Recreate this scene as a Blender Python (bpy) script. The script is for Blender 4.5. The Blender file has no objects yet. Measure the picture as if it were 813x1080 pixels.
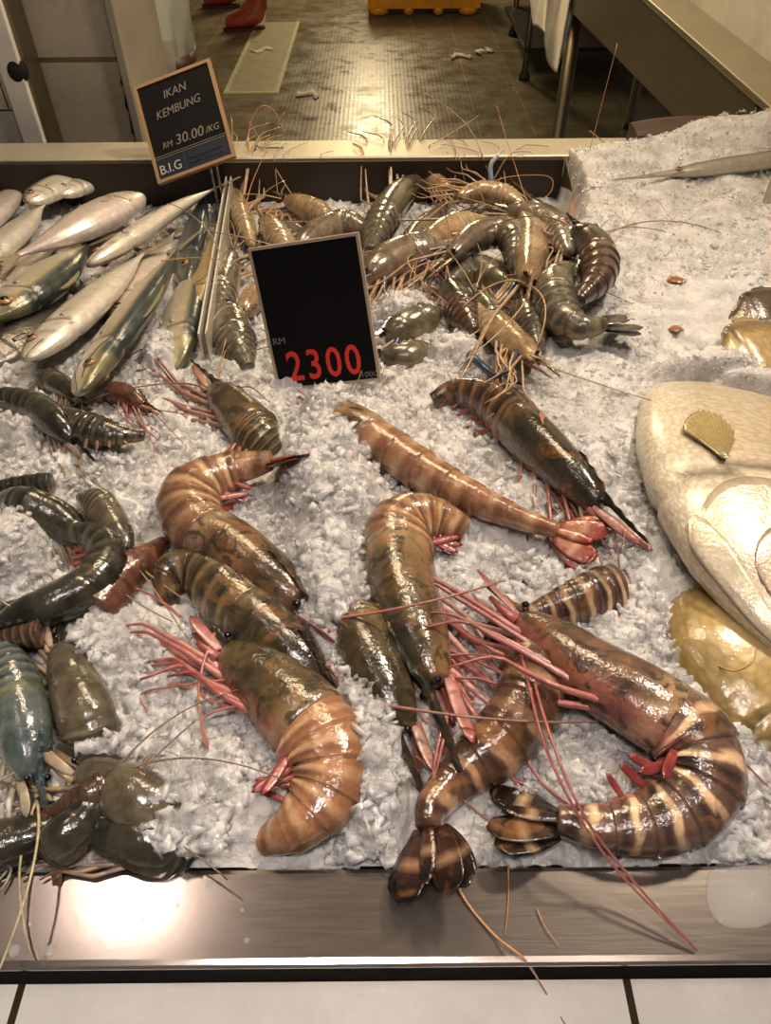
import bpy, math, random
import numpy as np
from mathutils import Vector, Matrix

# ------------------------------------------------------------------ basics
SC = bpy.context.scene
COL = SC.collection
ZR = 0.86                      # height of the steel tray rim above the floor
CAMZ = 1.26
TH, ROLL, FPX = math.radians(45.4), math.radians(-0.5), 780.0
V = Vector
UPZ = V((0, 0, 1))


def lin(c):
    return tuple(((x / 255) / 12.92 if x / 255 <= 0.04045 else ((x / 255 + 0.055) / 1.055) ** 2.4) for x in c)


def sstep(a, b, x):
    t = np.clip((x - a) / (b - a), 0, 1)
    return t * t * (3 - 2 * t)


# ------------------------------------------------------------------ camera
cam = bpy.data.cameras.new('camera')
cam.sensor_fit = 'VERTICAL'
cam.sensor_height = 24.0
cam.lens = FPX * 24.0 / 1080.0
cam.clip_start = 0.01
co = bpy.data.objects.new('camera', cam)
COL.objects.link(co)
co.location = (0, 0, CAMZ)
co.rotation_euler = (Matrix.Rotation(math.pi / 2 - TH, 3, 'X') @ Matrix.Rotation(ROLL, 3, 'Z')).to_euler()
SC.camera = co
CM = co.rotation_euler.to_matrix()
CO = V((0, 0, CAMZ))


def ray(px, py):
    return CM @ V(((px - 406.5) / FPX, (540 - py) / FPX, -1.0))


def onz(px, py, z):
    d = ray(px, py)
    return CO + d * ((z - CAMZ) / d.z)


def ony(px, py, y):
    d = ray(px, py)
    return CO + d * (y / d.y)


def onx(px, py, x):
    d = ray(px, py)
    return CO + d * (x / d.x)


# ------------------------------------------------------------------ ice height (smooth)
BUMPS = []


def bump(px, py, sx, sy, amp, rot=0.0):
    p = onz(px, py, ZR - 0.015)
    BUMPS.append((p.x, p.y, sx, sy, amp, math.cos(rot), math.sin(rot)))


def Hs(x, y):
    x = np.asarray(x, float)
    y = np.asarray(y, float)
    left = np.interp(y, [0.10, 0.137, 0.2, 0.4, 0.6, 0.8, 1.0, 1.12, 1.3], [-.007, -.007, .001, -.002, -.018, -.038, -.055, -.066, -.07])
    right = np.interp(y, [0.10, 0.137, 0.2, 0.4, 0.6, 0.8, 1.0, 1.10, 1.18, 1.3], [-.007, -.006, .004, .012, .012, .012, .012, .006, -.02, -.05])
    edge = np.interp(y, [0.1, 0.5, 0.75, 0.9, 1.0, 1.2], [0.10, 0.11, 0.165, 0.235, 0.262, 0.268])
    wdt = np.interp(y, [0.1, 0.5, 0.9, 1.0, 1.2], [0.10, 0.09, 0.05, 0.02, 0.012])
    k = sstep(edge - wdt * .5, edge + wdt * .5, x)
    h = ZR + left * (1 - k) + right * k
    for bx, by, sx, sy, a, c, s in BUMPS:
        dx, dy = x - bx, y - by
        u, v = c * dx + s * dy, -s * dx + c * dy
        h = h + a * np.exp(-.5 * ((u / sx) ** 2 + (v / sy) ** 2))
    return h


def H(x, y):
    return float(Hs(x, y))


MOUNDS = []


def mound(px, py, sx, sy, amp, rot=0.0):
    p = onz(px, py, ZR - 0.002)
    MOUNDS.append((p.x, p.y, sx, sy, amp, math.cos(rot), math.sin(rot)))


def Hm(x, y):
    x = np.asarray(x, float)
    y = np.asarray(y, float)
    h = np.zeros(np.broadcast(x, y).shape)
    for bx, by, sx, sy, a, c, s in MOUNDS:
        dx, dy = x - bx, y - by
        u, v = c * dx + s * dy, -s * dx + c * dy
        h = np.maximum(h, a * np.exp(-((u / sx) ** 2 + (v / sy) ** 2) ** 2))
    return h


mound(350, 525, .036, .080, .034, .15)
mound(350, 620, .026, .070, .030, .1)
mound(350, 450, .024, .030, .024)
mound(395, 800, .018, .055, .016)
mound(372, 735, .018, .04, .014, .4)
mound(425, 318, .035, .03, .026)
mound(480, 360, .03, .02, .020)
mound(192, 872, .022, .030, .020)
mound(215, 900, .020, .02, .014)
mound(112, 800, .016, .012, .014)
mound(28, 592, .022, .03, .022)
mound(108, 690, .022, .03, .014)
mound(8, 460, .03, .02, .02)
mound(170, 365, .016, .03, .018)
mound(230, 850, .03, .03, .010)
mound(420, 560, .006, .02, .0)
mound(740, 412, .05, .018, .026)
mound(800, 424, .05, .012, .020)
bump(345, 408, .05, .02, -.012)
bump(352, 590, .022, .075, .010)          # the mound between the big prawns
bump(330, 470, .03, .04, .012)
bump(385, 450, .05, .03, .006)
bump(395, 800, .016, .05, .010)
bump(230, 850, .03, .03, .006)
bump(30, 590, .02, .03, .016)
bump(110, 690, .025, .03, .006)
bump(100, 490, .05, .03, .010)
bump(170, 350, .02, .045, .012)
bump(590, 600, .10, .04, -.004)
bump(650, 780, .05, .04, .004)
bump(700, 640, .035, .06, .012)
bump(785, 170, .11, .045, .055)
bump(650, 190, .06, .03, .012)
bump(465, 325, .06, .03, .006)


def at(px, py, dz=0.0):
    """Where the sight line meets the ice, dz above it."""
    z = ZR
    for _ in range(30):
        p = onz(px, py, z)
        z += 0.6 * (H(p.x, p.y) + dz - z)
    return onz(px, py, z)


def surf(x, y):
    if y < 0.0935:
        return 0.802
    if y < 0.139:
        return ZR + .001
    h = H(x, y) + float(Hm(x, y)) * .8
    return max(h, ZR + .001) if y > 1.11 else h


# ------------------------------------------------------------------ materials
MATS = {}


def newmat(name):
    m = bpy.data.materials.new(name)
    m.use_nodes = True
    nt = m.node_tree
    return m, nt, nt.nodes['Principled BSDF']


def N(nt, typ, **kw):
    n = nt.nodes.new(typ)
    for k, v in kw.items():
        if k.startswith('i_'):
            n.inputs[k[2:]].default_value = v
        else:
            setattr(n, k, v)
    return n


def ramp(nt, fac, stops):
    r = nt.nodes.new('ShaderNodeValToRGB')
    el = r.color_ramp.elements
    while len(el) < len(stops):
        el.new(0.5)
    for e, (p, c) in zip(el, stops):
        e.position = p
        e.color = (*c, 1) if len(c) == 3 else c
    nt.links.new(fac, r.inputs['Fac'])
    return r


def plain(name, rgb, rough=.5, metal=0., **kw):
    if name in MATS:
        return MATS[name]
    m, nt, b = newmat(name)
    b.inputs['Base Color'].default_value = (*lin(rgb), 1)
    b.inputs['Roughness'].default_value = rough
    b.inputs['Metallic'].default_value = metal
    for k, v in kw.items():
        b.inputs[k.replace('_', ' ')].default_value = v
    # slight procedural variation
    tc = N(nt, 'ShaderNodeTexCoord')
    no = N(nt, 'ShaderNodeTexNoise', i_Scale=14.0, i_Detail=5.0)
    nt.links.new(tc.outputs['Object'], no.inputs['Vector'])
    c = lin(rgb)
    r = ramp(nt, no.outputs['Fac'], [(.25, tuple(x * .82 for x in c)), (.75, tuple(min(1, x * 1.12) for x in c))])
    nt.links.new(r.outputs['Color'], b.inputs['Base Color'])
    MATS[name] = m
    return m


def wet(name, scale=70., lo=.55, hi=1.25, rough=.2, coat=.6, sss=.0, bumpk=.0006, stain=None, metal=0., spec=.5, marble=None):
    """Wet skin/shell: painted pattern from the mesh's Col attribute, broken up by noise."""
    m, nt, b = newmat(name)
    a = N(nt, 'ShaderNodeAttribute', attribute_name='Col')
    tc = N(nt, 'ShaderNodeTexCoord')
    n1 = N(nt, 'ShaderNodeTexNoise', i_Scale=scale, i_Detail=5.0, i_Roughness=.6, i_Distortion=.6)
    nt.links.new(tc.outputs['Object'], n1.inputs['Vector'])
    r = ramp(nt, n1.outputs['Fac'], [(.3, (lo,) * 3), (.72, (hi,) * 3)])
    mx = N(nt, 'ShaderNodeMix', data_type='RGBA', blend_type='MULTIPLY')
    mx.inputs[0].default_value = 1
    nt.links.new(a.outputs['Color'], mx.inputs[6])
    nt.links.new(r.outputs['Color'], mx.inputs[7])
    out = mx.outputs[2]
    if stain:
        n2 = N(nt, 'ShaderNodeTexNoise', i_Scale=scale * .55, i_Detail=3.0, i_Distortion=1.2)
        mp = N(nt, 'ShaderNodeMapping')
        mp.inputs['Location'].default_value = (3, 1, 7)
        nt.links.new(tc.outputs['Object'], mp.inputs['Vector'])
        nt.links.new(mp.outputs['Vector'], n2.inputs['Vector'])
        r2 = ramp(nt, n2.outputs['Fac'], [(.55, (0, 0, 0)), (.7, (.55,) * 3)])
        m2 = N(nt, 'ShaderNodeMix', data_type='RGBA')
        nt.links.new(r2.outputs['Color'], m2.inputs[0])
        nt.links.new(out, m2.inputs[6])
        m2.inputs[7].default_value = (*lin(stain), 1)
        out = m2.outputs[2]
    if marble:
        n4 = N(nt, 'ShaderNodeTexNoise', i_Scale=42.0, i_Detail=4.0, i_Distortion=2.2, i_Roughness=.55)
        nt.links.new(tc.outputs['Object'], n4.inputs['Vector'])
        r4 = ramp(nt, n4.outputs['Fac'], [(.50, (0, 0, 0)), (.60, (.82,) * 3)])
        m4 = N(nt, 'ShaderNodeMix', data_type='RGBA')
        nt.links.new(r4.outputs['Color'], m4.inputs[0])
        nt.links.new(out, m4.inputs[6])
        m4.inputs[7].default_value = (*lin(marble), 1)
        out = m4.outputs[2]
    nt.links.new(out, b.inputs['Base Color'])
    b.inputs['Roughness'].default_value = rough
    b.inputs['Metallic'].default_value = metal
    b.inputs['Specular IOR Level'].default_value = spec
    b.inputs['Coat Weight'].default_value = coat
    b.inputs['Coat Roughness'].default_value = .06
    if sss:
        b.inputs['Subsurface Weight'].default_value = sss
        b.inputs['Subsurface Radius'].default_value = (.006, .004, .003)
        b.inputs['Subsurface Scale'].default_value = 1.0
    n3 = N(nt, 'ShaderNodeTexNoise', i_Scale=420.0, i_Detail=3.0)
    nt.links.new(tc.outputs['Object'], n3.inputs['Vector'])
    bp = N(nt, 'ShaderNodeBump', i_Strength=.5, i_Distance=bumpk)
    nt.links.new(n3.outputs['Fac'], bp.inputs['Height'])
    n5 = N(nt, 'ShaderNodeTexNoise', i_Scale=130.0, i_Detail=2.0)
    nt.links.new(tc.outputs['Object'], n5.inputs['Vector'])
    bp2 = N(nt, 'ShaderNodeBump', i_Strength=.5, i_Distance=bumpk * 1.1)
    nt.links.new(n5.outputs['Fac'], bp2.inputs['Height'])
    nt.links.new(bp.outputs['Normal'], bp2.inputs['Normal'])
    nt.links.new(bp2.outputs['Normal'], b.inputs['Normal'])
    nt.links.new(bp2.outputs['Normal'], b.inputs['Coat Normal'])
    MATS[name] = m
    return m


M_SHELL = wet('prawn_shell', scale=85, lo=.5, hi=1.2, stain=(140, 96, 58), rough=.2, coat=.5, bumpk=.0007)
M_CARA = wet('prawn_carapace', scale=70, lo=.5, hi=1.2, stain=(150, 100, 58), rough=.2, coat=.5, bumpk=.0007, marble=(46, 43, 33))
M_GREY = wet('river_prawn_shell', scale=130, lo=.55, hi=1.3)
M_DARK = wet('dark_prawn_shell', scale=95, lo=.45, hi=1.25, rough=.22, coat=.6)
M_LIMB = wet('prawn_limb', scale=160, lo=.6, hi=1.2, rough=.28, coat=.35)
M_FISH = wet('fish_skin', scale=120, lo=.78, hi=1.12, rough=.3, coat=.45, bumpk=.0007, metal=.3)
M_FIN = wet('fish_fin', scale=200, lo=.7, hi=1.15, rough=.3, coat=.4)
M_EYE = plain('eye_black', (14, 12, 12), .08)
M_EYEW = plain('fish_iris', (158, 118, 88), .2, .2)


def mat_scale_fish():
    m = wet('scaled_fish_skin', scale=60, lo=.85, hi=1.1, rough=.32, coat=.5, metal=.1)
    nt = m.node_tree
    b = nt.nodes['Principled BSDF']
    uv = N(nt, 'ShaderNodeAttribute', attribute_name='suv')
    vo = N(nt, 'ShaderNodeTexVoronoi', i_Scale=1.0, i_Randomness=.75)
    nt.links.new(uv.outputs['Vector'], vo.inputs['Vector'])
    bp = N(nt, 'ShaderNodeBump', i_Strength=.5, i_Distance=.0005)
    nt.links.new(vo.outputs['Distance'], bp.inputs['Height'])
    nt.links.new(bp.outputs['Normal'], b.inputs['Normal'])
    # darker scale edges, as on the skin itself
    mx = N(nt, 'ShaderNodeMix', data_type='RGBA', blend_type='MULTIPLY')
    mx.inputs[0].default_value = 1
    src = b.inputs['Base Color'].links[0].from_socket
    r = ramp(nt, vo.outputs['Distance'], [(.3, (1, 1, 1)), (.75, (.74, .70, .62))])
    nt.links.new(src, mx.inputs[6])
    nt.links.new(r.outputs['Color'], mx.inputs[7])
    nt.links.new(mx.outputs[2], b.inputs['Base Color'])
    return m


M_SCALE = mat_scale_fish()


def mat_ice():
    m, nt, b = newmat('crushed_ice')
    tc = N(nt, 'ShaderNodeTexCoord')
    n1 = N(nt, 'ShaderNodeTexNoise', i_Scale=45.0, i_Detail=5.0)
    nt.links.new(tc.outputs['Object'], n1.inputs['Vector'])
    r = ramp(nt, n1.outputs['Fac'], [(.3, lin((176, 174, 171))), (.7, lin((226, 224, 221)))])
    nt.links.new(r.outputs['Color'], b.inputs['Base Color'])
    b.inputs['Roughness'].default_value = .18
    b.inputs['IOR'].default_value = 1.31
    b.inputs['Specular IOR Level'].default_value = .7
    b.inputs['Transmission Weight'].default_value = .15
    b.inputs['Subsurface Weight'].default_value = .5
    b.inputs['Subsurface Radius'].default_value = (.007, .007, .007)
    b.inputs['Subsurface Scale'].default_value = 1.0
    n2 = N(nt, 'ShaderNodeTexNoise', i_Scale=330.0, i_Detail=4.0)
    nt.links.new(tc.outputs['Object'], n2.inputs['Vector'])
    bp = N(nt, 'ShaderNodeBump', i_Strength=.9, i_Distance=.0018)
    nt.links.new(n2.outputs['Fac'], bp.inputs['Height'])
    nt.links.new(bp.outputs['Normal'], b.inputs['Normal'])
    return m


def mat_chip():
    m, nt, b = newmat('clear_ice_chip')
    tc = N(nt, 'ShaderNodeTexCoord')
    n1 = N(nt, 'ShaderNodeTexNoise', i_Scale=90.0, i_Detail=3.0)
    nt.links.new(tc.outputs['Object'], n1.inputs['Vector'])
    r = ramp(nt, n1.outputs['Fac'], [(.40, (.14,) * 3), (.66, (.72,) * 3)])
    nt.links.new(r.outputs['Color'], b.inputs['Alpha'])
    b.inputs['Base Color'].default_value = (.74, .735, .73, 1)
    b.inputs['Specular IOR Level'].default_value = .9
    b.inputs['Roughness'].default_value = .07
    b.inputs['IOR'].default_value = 1.31
    n2 = N(nt, 'ShaderNodeTexNoise', i_Scale=380.0, i_Detail=2.0)
    nt.links.new(tc.outputs['Object'], n2.inputs['Vector'])
    bp = N(nt, 'ShaderNodeBump', i_Strength=.5, i_Distance=.001)
    nt.links.new(n2.outputs['Fac'], bp.inputs['Height'])
    nt.links.new(bp.outputs['Normal'], b.inputs['Normal'])
    return m


M_ICE = mat_ice()
M_CHIP = mat_chip()


def mat_steel(name, rgb, rough=.3, streak=(4, 160, 160), metal=.95):
    m, nt, b = newmat(name)
    tc = N(nt, 'ShaderNodeTexCoord')
    mp = N(nt, 'ShaderNodeMapping')
    mp.inputs['Scale'].default_value = streak
    nt.links.new(tc.outputs['Object'], mp.inputs['Vector'])
    n1 = N(nt, 'ShaderNodeTexNoise', i_Scale=3.0, i_Detail=6.0, i_Roughness=.7)
    nt.links.new(mp.outputs['Vector'], n1.inputs['Vector'])
    n2 = N(nt, 'ShaderNodeTexNoise', i_Scale=9.0, i_Detail=4.0)
    nt.links.new(tc.outputs['Object'], n2.inputs['Vector'])
    c = lin(rgb)
    r = ramp(nt, n2.outputs['Fac'], [(.3, tuple(x * .92 for x in c)), (.7, tuple(min(1, x * 1.06) for x in c))])
    nt.links.new(r.outputs['Color'], b.inputs['Base Color'])
    b.inputs['Metallic'].default_value = metal
    rr = ramp(nt, n1.outputs['Fac'], [(.3, (rough * .9,) * 3), (.7, (rough * 1.12,) * 3)])
    nt.links.new(rr.outputs['Color'], b.inputs['Roughness'])
    bp = N(nt, 'ShaderNodeBump', i_Strength=.04, i_Distance=.0001)
    nt.links.new(n1.outputs['Fac'], bp.inputs['Height'])
    nt.links.new(bp.outputs['Normal'], b.inputs['Normal'])
    return m


M_STEEL = mat_steel('brushed_steel', (172, 162, 154), .20, (14, 420, 420))
M_STEELD = mat_steel('dull_steel', (128, 118, 98), .45, (3, 3, 30))
M_STEELB = mat_steel('stained_steel', (196, 188, 164), .4, (5, 40, 40), .55)


def mat_tiles(name, rgb, grout, w, h, axis, rough=.25, mortar=.004, off=0.0, noise=.15, loc=(0, 0, 0), bumpdots=False):
    m, nt, b = newmat(name)
    tc = N(nt, 'ShaderNodeTexCoord')
    sp = N(nt, 'ShaderNodeSeparateXYZ')
    nt.links.new(tc.outputs['Object'], sp.inputs[0])
    cb = N(nt, 'ShaderNodeCombineXYZ')
    nt.links.new(sp.outputs[axis[0]], cb.inputs[0])
    nt.links.new(sp.outputs[axis[1]], cb.inputs[1])
    mp = N(nt, 'ShaderNodeMapping')
    mp.inputs['Location'].default_value = loc
    nt.links.new(cb.outputs[0], mp.inputs['Vector'])
    br = N(nt, 'ShaderNodeTexBrick')
    br.offset = off
    br.inputs['Scale'].default_value = 1
    br.inputs['Brick Width'].default_value = w
    br.inputs['Row Height'].default_value = h
    br.inputs['Mortar Size'].default_value = mortar
    br.inputs['Mortar Smooth'].default_value = .1
    c = lin(rgb)
    br.inputs['Color1'].default_value = (*(x * (1 - noise) for x in c), 1)
    br.inputs['Color2'].default_value = (*(min(1, x * (1 + noise)) for x in c), 1)
    br.inputs['Mortar'].default_value = (*lin(grout), 1)
    nt.links.new(mp.outputs['Vector'], br.inputs['Vector'])
    n2 = N(nt, 'ShaderNodeTexNoise', i_Scale=7.0, i_Detail=7.0, i_Roughness=.7)
    nt.links.new(tc.outputs['Object'], n2.inputs['Vector'])
    mx = N(nt, 'ShaderNodeMix', data_type='RGBA', blend_type='MULTIPLY')
    mx.inputs[0].default_value = 1
    r = ramp(nt, n2.outputs['Fac'], [(.3, (.8, .8, .8)), (.7, (1.1, 1.1, 1.1))])
    nt.links.new(br.outputs['Color'], mx.inputs[6])
    nt.links.new(r.outputs['Color'], mx.inputs[7])
    nt.links.new(mx.outputs[2], b.inputs['Base Color'])
    rr = ramp(nt, n2.outputs['Fac'], [(.35, (rough * .6,) * 3), (.65, (rough * 1.4,) * 3)])
    nt.links.new(rr.outputs['Color'], b.inputs['Roughness'])
    if bumpdots:
        vo = N(nt, 'ShaderNodeTexVoronoi', i_Scale=45.0, i_Randomness=0.0)
        nt.links.new(tc.outputs['Object'], vo.inputs['Vector'])
        bp = N(nt, 'ShaderNodeBump', i_Strength=.22, i_Distance=.003)
        nt.links.new(vo.outputs['Distance'], bp.inputs['Height'])
        nt.links.new(bp.outputs['Normal'], b.inputs['Normal'])
    return m


# ------------------------------------------------------------------ mesh builder
class MB:
    def __init__(s):
        s.v, s.f, s.c, s.uv = [], [], [], []

    def grid(s, P, C, cap0=True, cap1=True, closed=True, UV=None):
        """P: rows of rings (lists of Vectors); C: matching colours (linear rgb)."""
        b = len(s.v)
        nr, npn = len(P), len(P[0])
        for i in range(nr):
            s.v.extend(tuple(p) for p in P[i])
            s.c.extend(C[i] if isinstance(C[i], list) else [C[i]] * npn)
            s.uv.extend(UV[i] if UV else [(0, 0, 0)] * npn)
        m = npn if closed else npn - 1
        for i in range(nr - 1):
            for j in range(m):
                k = (j + 1) % npn
                s.f.append((b + i * npn + j, b + i * npn + k, b + (i + 1) * npn + k, b + (i + 1) * npn + j))
        if closed and cap0:
            s.f.append(tuple(b + j for j in reversed(range(npn))))
        if closed and cap1:
            s.f.append(tuple(b + (nr - 1) * npn + j for j in range(npn)))

    def tube(s, pts, rad, c0, c1=None, n=6):
        pts = [V(p) for p in pts]
        c1 = c1 or c0
        P, C = [], []
        ref = None
        for i, p in enumerate(pts):
            t = (pts[min(i + 1, len(pts) - 1)] - pts[max(i - 1, 0)])
            if t.length < 1e-9:
                t = V((0, 0, 1))
            t.normalize()
            if ref is None:
                ref = t.orthogonal()
            a = (ref - t * ref.dot(t))
            a = a.normalized() if a.length > 1e-6 else t.orthogonal().normalized()
            ref = a
            bb = t.cross(a)
            r = rad(i / (len(pts) - 1)) if callable(rad) else rad
            P.append([p + a * (r * math.cos(2 * math.pi * j / n)) + bb * (r * math.sin(2 * math.pi * j / n)) for j in range(n)])
            k = i / (len(pts) - 1)
            C.append(tuple(c0[q] * (1 - k) + c1[q] * k for q in range(3)))
        s.grid(P, C)

    def leaf(s, base, d, nrm, L, W, T, c0, c1, tip=.25, curl=0., n=9, cfun=None):
        """A thin, rounded blade: length L along d, width W, thickness T along nrm."""
        d = d.normalized()
        nrm = (nrm - d * nrm.dot(d)).normalized()
        w = d.cross(nrm)
        P, C = [], []
        for i in range(n):
            u = i / (n - 1)
            prof = (math.sin(math.pi * min(1, (u * .62 + .16))) ** .8) * (1 if u < .8 else math.sqrt(max(0.02, 1 - ((u - .8) / .205) ** 2)))
            ww = W * prof * .5
            tt = T * (1 - .6 * u) * .5
            c = base + d * (L * u) + nrm * (curl * L * u * u)
            ring = []
            cc = []
            for j in range(10):
                a = 2 * math.pi * j / 10
                ring.append(c + w * (ww * math.cos(a)) + nrm * (tt * math.sin(a) + .25 * tt * (1 - abs(math.cos(a))) * (1 if math.sin(a) > 0 else 0)))
                if cfun:
                    cc.append(cfun(u, math.cos(a)))
                else:
                    cc.append(tuple(c0[q] * (1 - u) + c1[q] * u for q in range(3)))
            P.append(ring)
            C.append(cc)
        s.grid(P, C)

    def fan(s, base, d, nrm, L, spread, T, c0, c1, rays=13):
        d = d.normalized()
        nrm = (nrm - d * nrm.dot(d)).normalized()
        w = d.cross(nrm)
        P, C = [], []
        for i in range(10):
            u = .06 + .94 * i / 9
            top, bot, cc = [], [], []
            for j in range(rays * 2 + 1):
                v = -1 + j / rays
                a = spread * v
                LL = L * (1 - .22 * v * v - .06 * abs(v)) * (1 if i < 9 or j % 2 == 0 else .96)
                p = base + (d * math.cos(a) + w * math.sin(a)) * (LL * u) + nrm * (L * .10 * u * (1 - v * v) - L * .08 * u * u)
                hgt = T * (.9 if j % 2 == 0 else .25)
                top.append(p + nrm * hgt)
                bot.append(p - nrm * T * .3)
                cc.append(lerp3(c0, c1, u * .6 + (.4 if j % 2 else 0)))
            P.append(top + bot[::-1])
            C.append(cc + cc[::-1])
        s.grid(P, C)

    def ball(s, c, r, col, n=10, m=7, sx=(1, 1, 1)):
        P, C = [], []
        for i in range(m):
            a = math.pi * (i + .02) / (m - .96)
            P.append([V(c) + V((r * sx[0] * math.sin(a) * math.cos(2 * math.pi * j / n), r * sx[1] * math.sin(a) * math.sin(2 * math.pi * j / n), r * sx[2] * math.cos(a))) for j in range(n)])
            C.append(col)
        s.grid(P, C)

    def hexa(s, p, col=(.5, .5, .5)):
        """8 corners: bottom 4 (ccw), top 4."""
        b = len(s.v)
        s.v.extend(tuple(q) for q in p)
        s.c.extend([col] * 8)
        s.uv.extend([(0, 0, 0)] * 8)
        for f in ((3, 2, 1, 0), (4, 5, 6, 7), (0, 1, 5, 4), (1, 2, 6, 5), (2, 3, 7, 6), (3, 0, 4, 7)):
            s.f.append(tuple(b + i for i in f))

    def box(s, x0, x1, y0, y1, z0, z1, col=(.5, .5, .5)):
        s.hexa([(x0, y0, z0), (x1, y0, z0), (x1, y1, z0), (x0, y1, z0), (x0, y0, z1), (x1, y0, z1), (x1, y1, z1), (x0, y1, z1)], col)

    def prism(s, poly, nrm, T, col):
        """Extrude a planar outline by T along nrm (centred)."""
        b = len(s.v)
        n = len(poly)
        o = nrm.normalized() * (T * .5)
        s.v.extend(tuple(V(p) - o) for p in poly)
        s.v.extend(tuple(V(p) + o) for p in poly)
        cl = col if isinstance(col, list) else [col] * n
        s.c.extend(cl * 2)
        s.uv.extend([(0, 0, 0)] * (2 * n))
        s.f.append(tuple(b + i for i in reversed(range(n))))
        s.f.append(tuple(b + n + i for i in range(n)))
        for i in range(n):
            j = (i + 1) % n
            s.f.append((b + i, b + j, b + n + j, b + n + i))

    def build(s, name, mat, parent=None, org=None, smooth=True, bevel=0.):
        me = bpy.data.meshes.new(name)
        o0 = V(org) if org is not None else (V(parent['_o']) if parent is not None and '_o' in parent else V((0, 0, 0)))
        me.from_pydata([(a - o0.x, b - o0.y, c - o0.z) for a, b, c in s.v], [], s.f)
        at_ = me.attributes.new('Col', 'FLOAT_COLOR', 'POINT')
        at_.data.foreach_set('color', [x for c in s.c for x in (c[0], c[1], c[2], 1.0)])
        if any(u != (0, 0, 0) for u in s.uv[:400:7]):
            a2 = me.attributes.new('suv', 'FLOAT_VECTOR', 'POINT')
            a2.data.foreach_set('vector', [x for u in s.uv for x in u])
        me.update()
        if smooth:
            me.polygons.foreach_set('use_smooth', [True] * len(me.polygons))
        me.materials.append(mat)
        ob = bpy.data.objects.new(name, me)
        COL.objects.link(ob)
        if parent is not None:
            ob.parent = parent
        elif org is not None:
            ob.location = org
        if bevel:
            md = ob.modifiers.new('bevel', 'BEVEL')
            md.width = bevel
            md.segments = 3
            md.limit_method = 'ANGLE'
        return ob


def thing(name, label, cat, loc, group=None):
    o = bpy.data.objects.new(name, None)
    o.empty_display_size = .02
    COL.objects.link(o)
    o.location = loc
    o['_o'] = tuple(loc)
    o['label'] = label
    o['category'] = cat
    if group:
        o['group'] = group
    return o


def tag(o, label, cat, group=None, kind=None):
    if label:
        o['label'] = label
        o['category'] = cat
    if group:
        o['group'] = group
    if kind:
        o['kind'] = kind
    return o


def struct(o):
    o['kind'] = 'structure'
    return o


def sub(o, part):
    """make a mesh already built with part's origin a sub-part"""
    o.parent = part
    return o


# ------------------------------------------------------------------ curves
def catmull(pts, n):
    pts = [V(p) for p in pts]
    if len(pts) == 2:
        pts = [pts[0], (pts[0] + pts[1]) * .5, pts[1]]
    q = [pts[0] * 2 - pts[1]] + pts + [pts[-1] * 2 - pts[-2]]
    out = []
    for i in range(1, len(q) - 2):
        for k in range(14):
            t = k / 14
            a, b, c, d = q[i - 1], q[i], q[i + 1], q[i + 2]
            out.append(.5 * ((2 * b) + (c - a) * t + (2 * a - 5 * b + 4 * c - d) * t * t + (3 * b - a - 3 * c + d) * t ** 3))
    out.append(pts[-1])
    L = [0]
    for a, b in zip(out, out[1:]):
        L.append(L[-1] + (b - a).length)
    res = []
    j = 0
    for i in range(n):
        s = L[-1] * i / (n - 1)
        while j < len(L) - 2 and L[j + 1] < s:
            j += 1
        k = (s - L[j]) / max(1e-9, L[j + 1] - L[j])
        res.append(out[j].lerp(out[j + 1], min(1, max(0, k))))
    return res, L[-1]


class Spine:
    def __init__(s, pts, n=81):
        s.p, s.L = catmull(pts, n)
        s.n = n

    def pos(s, u):
        x = min(1, max(0, u)) * (s.n - 1)
        i = min(int(x), s.n - 2)
        q = s.p[i].lerp(s.p[i + 1], x - i)
        if u > 1:
            q = s.p[-1] + s.tan(1) * ((u - 1) * s.L)
        if u < 0:
            q = s.p[0] + s.tan(0) * (u * s.L)
        return q

    def tan(s, u):
        x = min(1, max(0, u)) * (s.n - 1)
        i = int(round(x))
        a, b = max(0, i - 3), min(s.n - 1, i + 3)
        return (s.p[b] - s.p[a]).normalized()

    def frame(s, u, side, roll):
        t = s.tan(u)
        S = UPZ.cross(t)
        S = S.normalized() if S.length > 1e-4 else V((1, 0, 0))
        U = t.cross(S)
        if isinstance(roll, tuple):
            k = min(1, max(0, (u - .3) / .4))
            roll = roll[0] + (roll[1] - roll[0]) * k * k * (3 - 2 * k)
        r = math.radians(roll)
        D = S * (side * math.cos(r)) + U * math.sin(r)      # towards the back of the animal
        F = U * math.cos(r) - S * (side * math.sin(r))      # out of the flank that faces up
        return t, D, F


FOOT = []          # (x, y, radius): where bodies lie, so that loose ice keeps off them


def lerp3(a, b, k):
    return tuple(a[i] * (1 - k) + b[i] * k for i in range(3))


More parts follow.
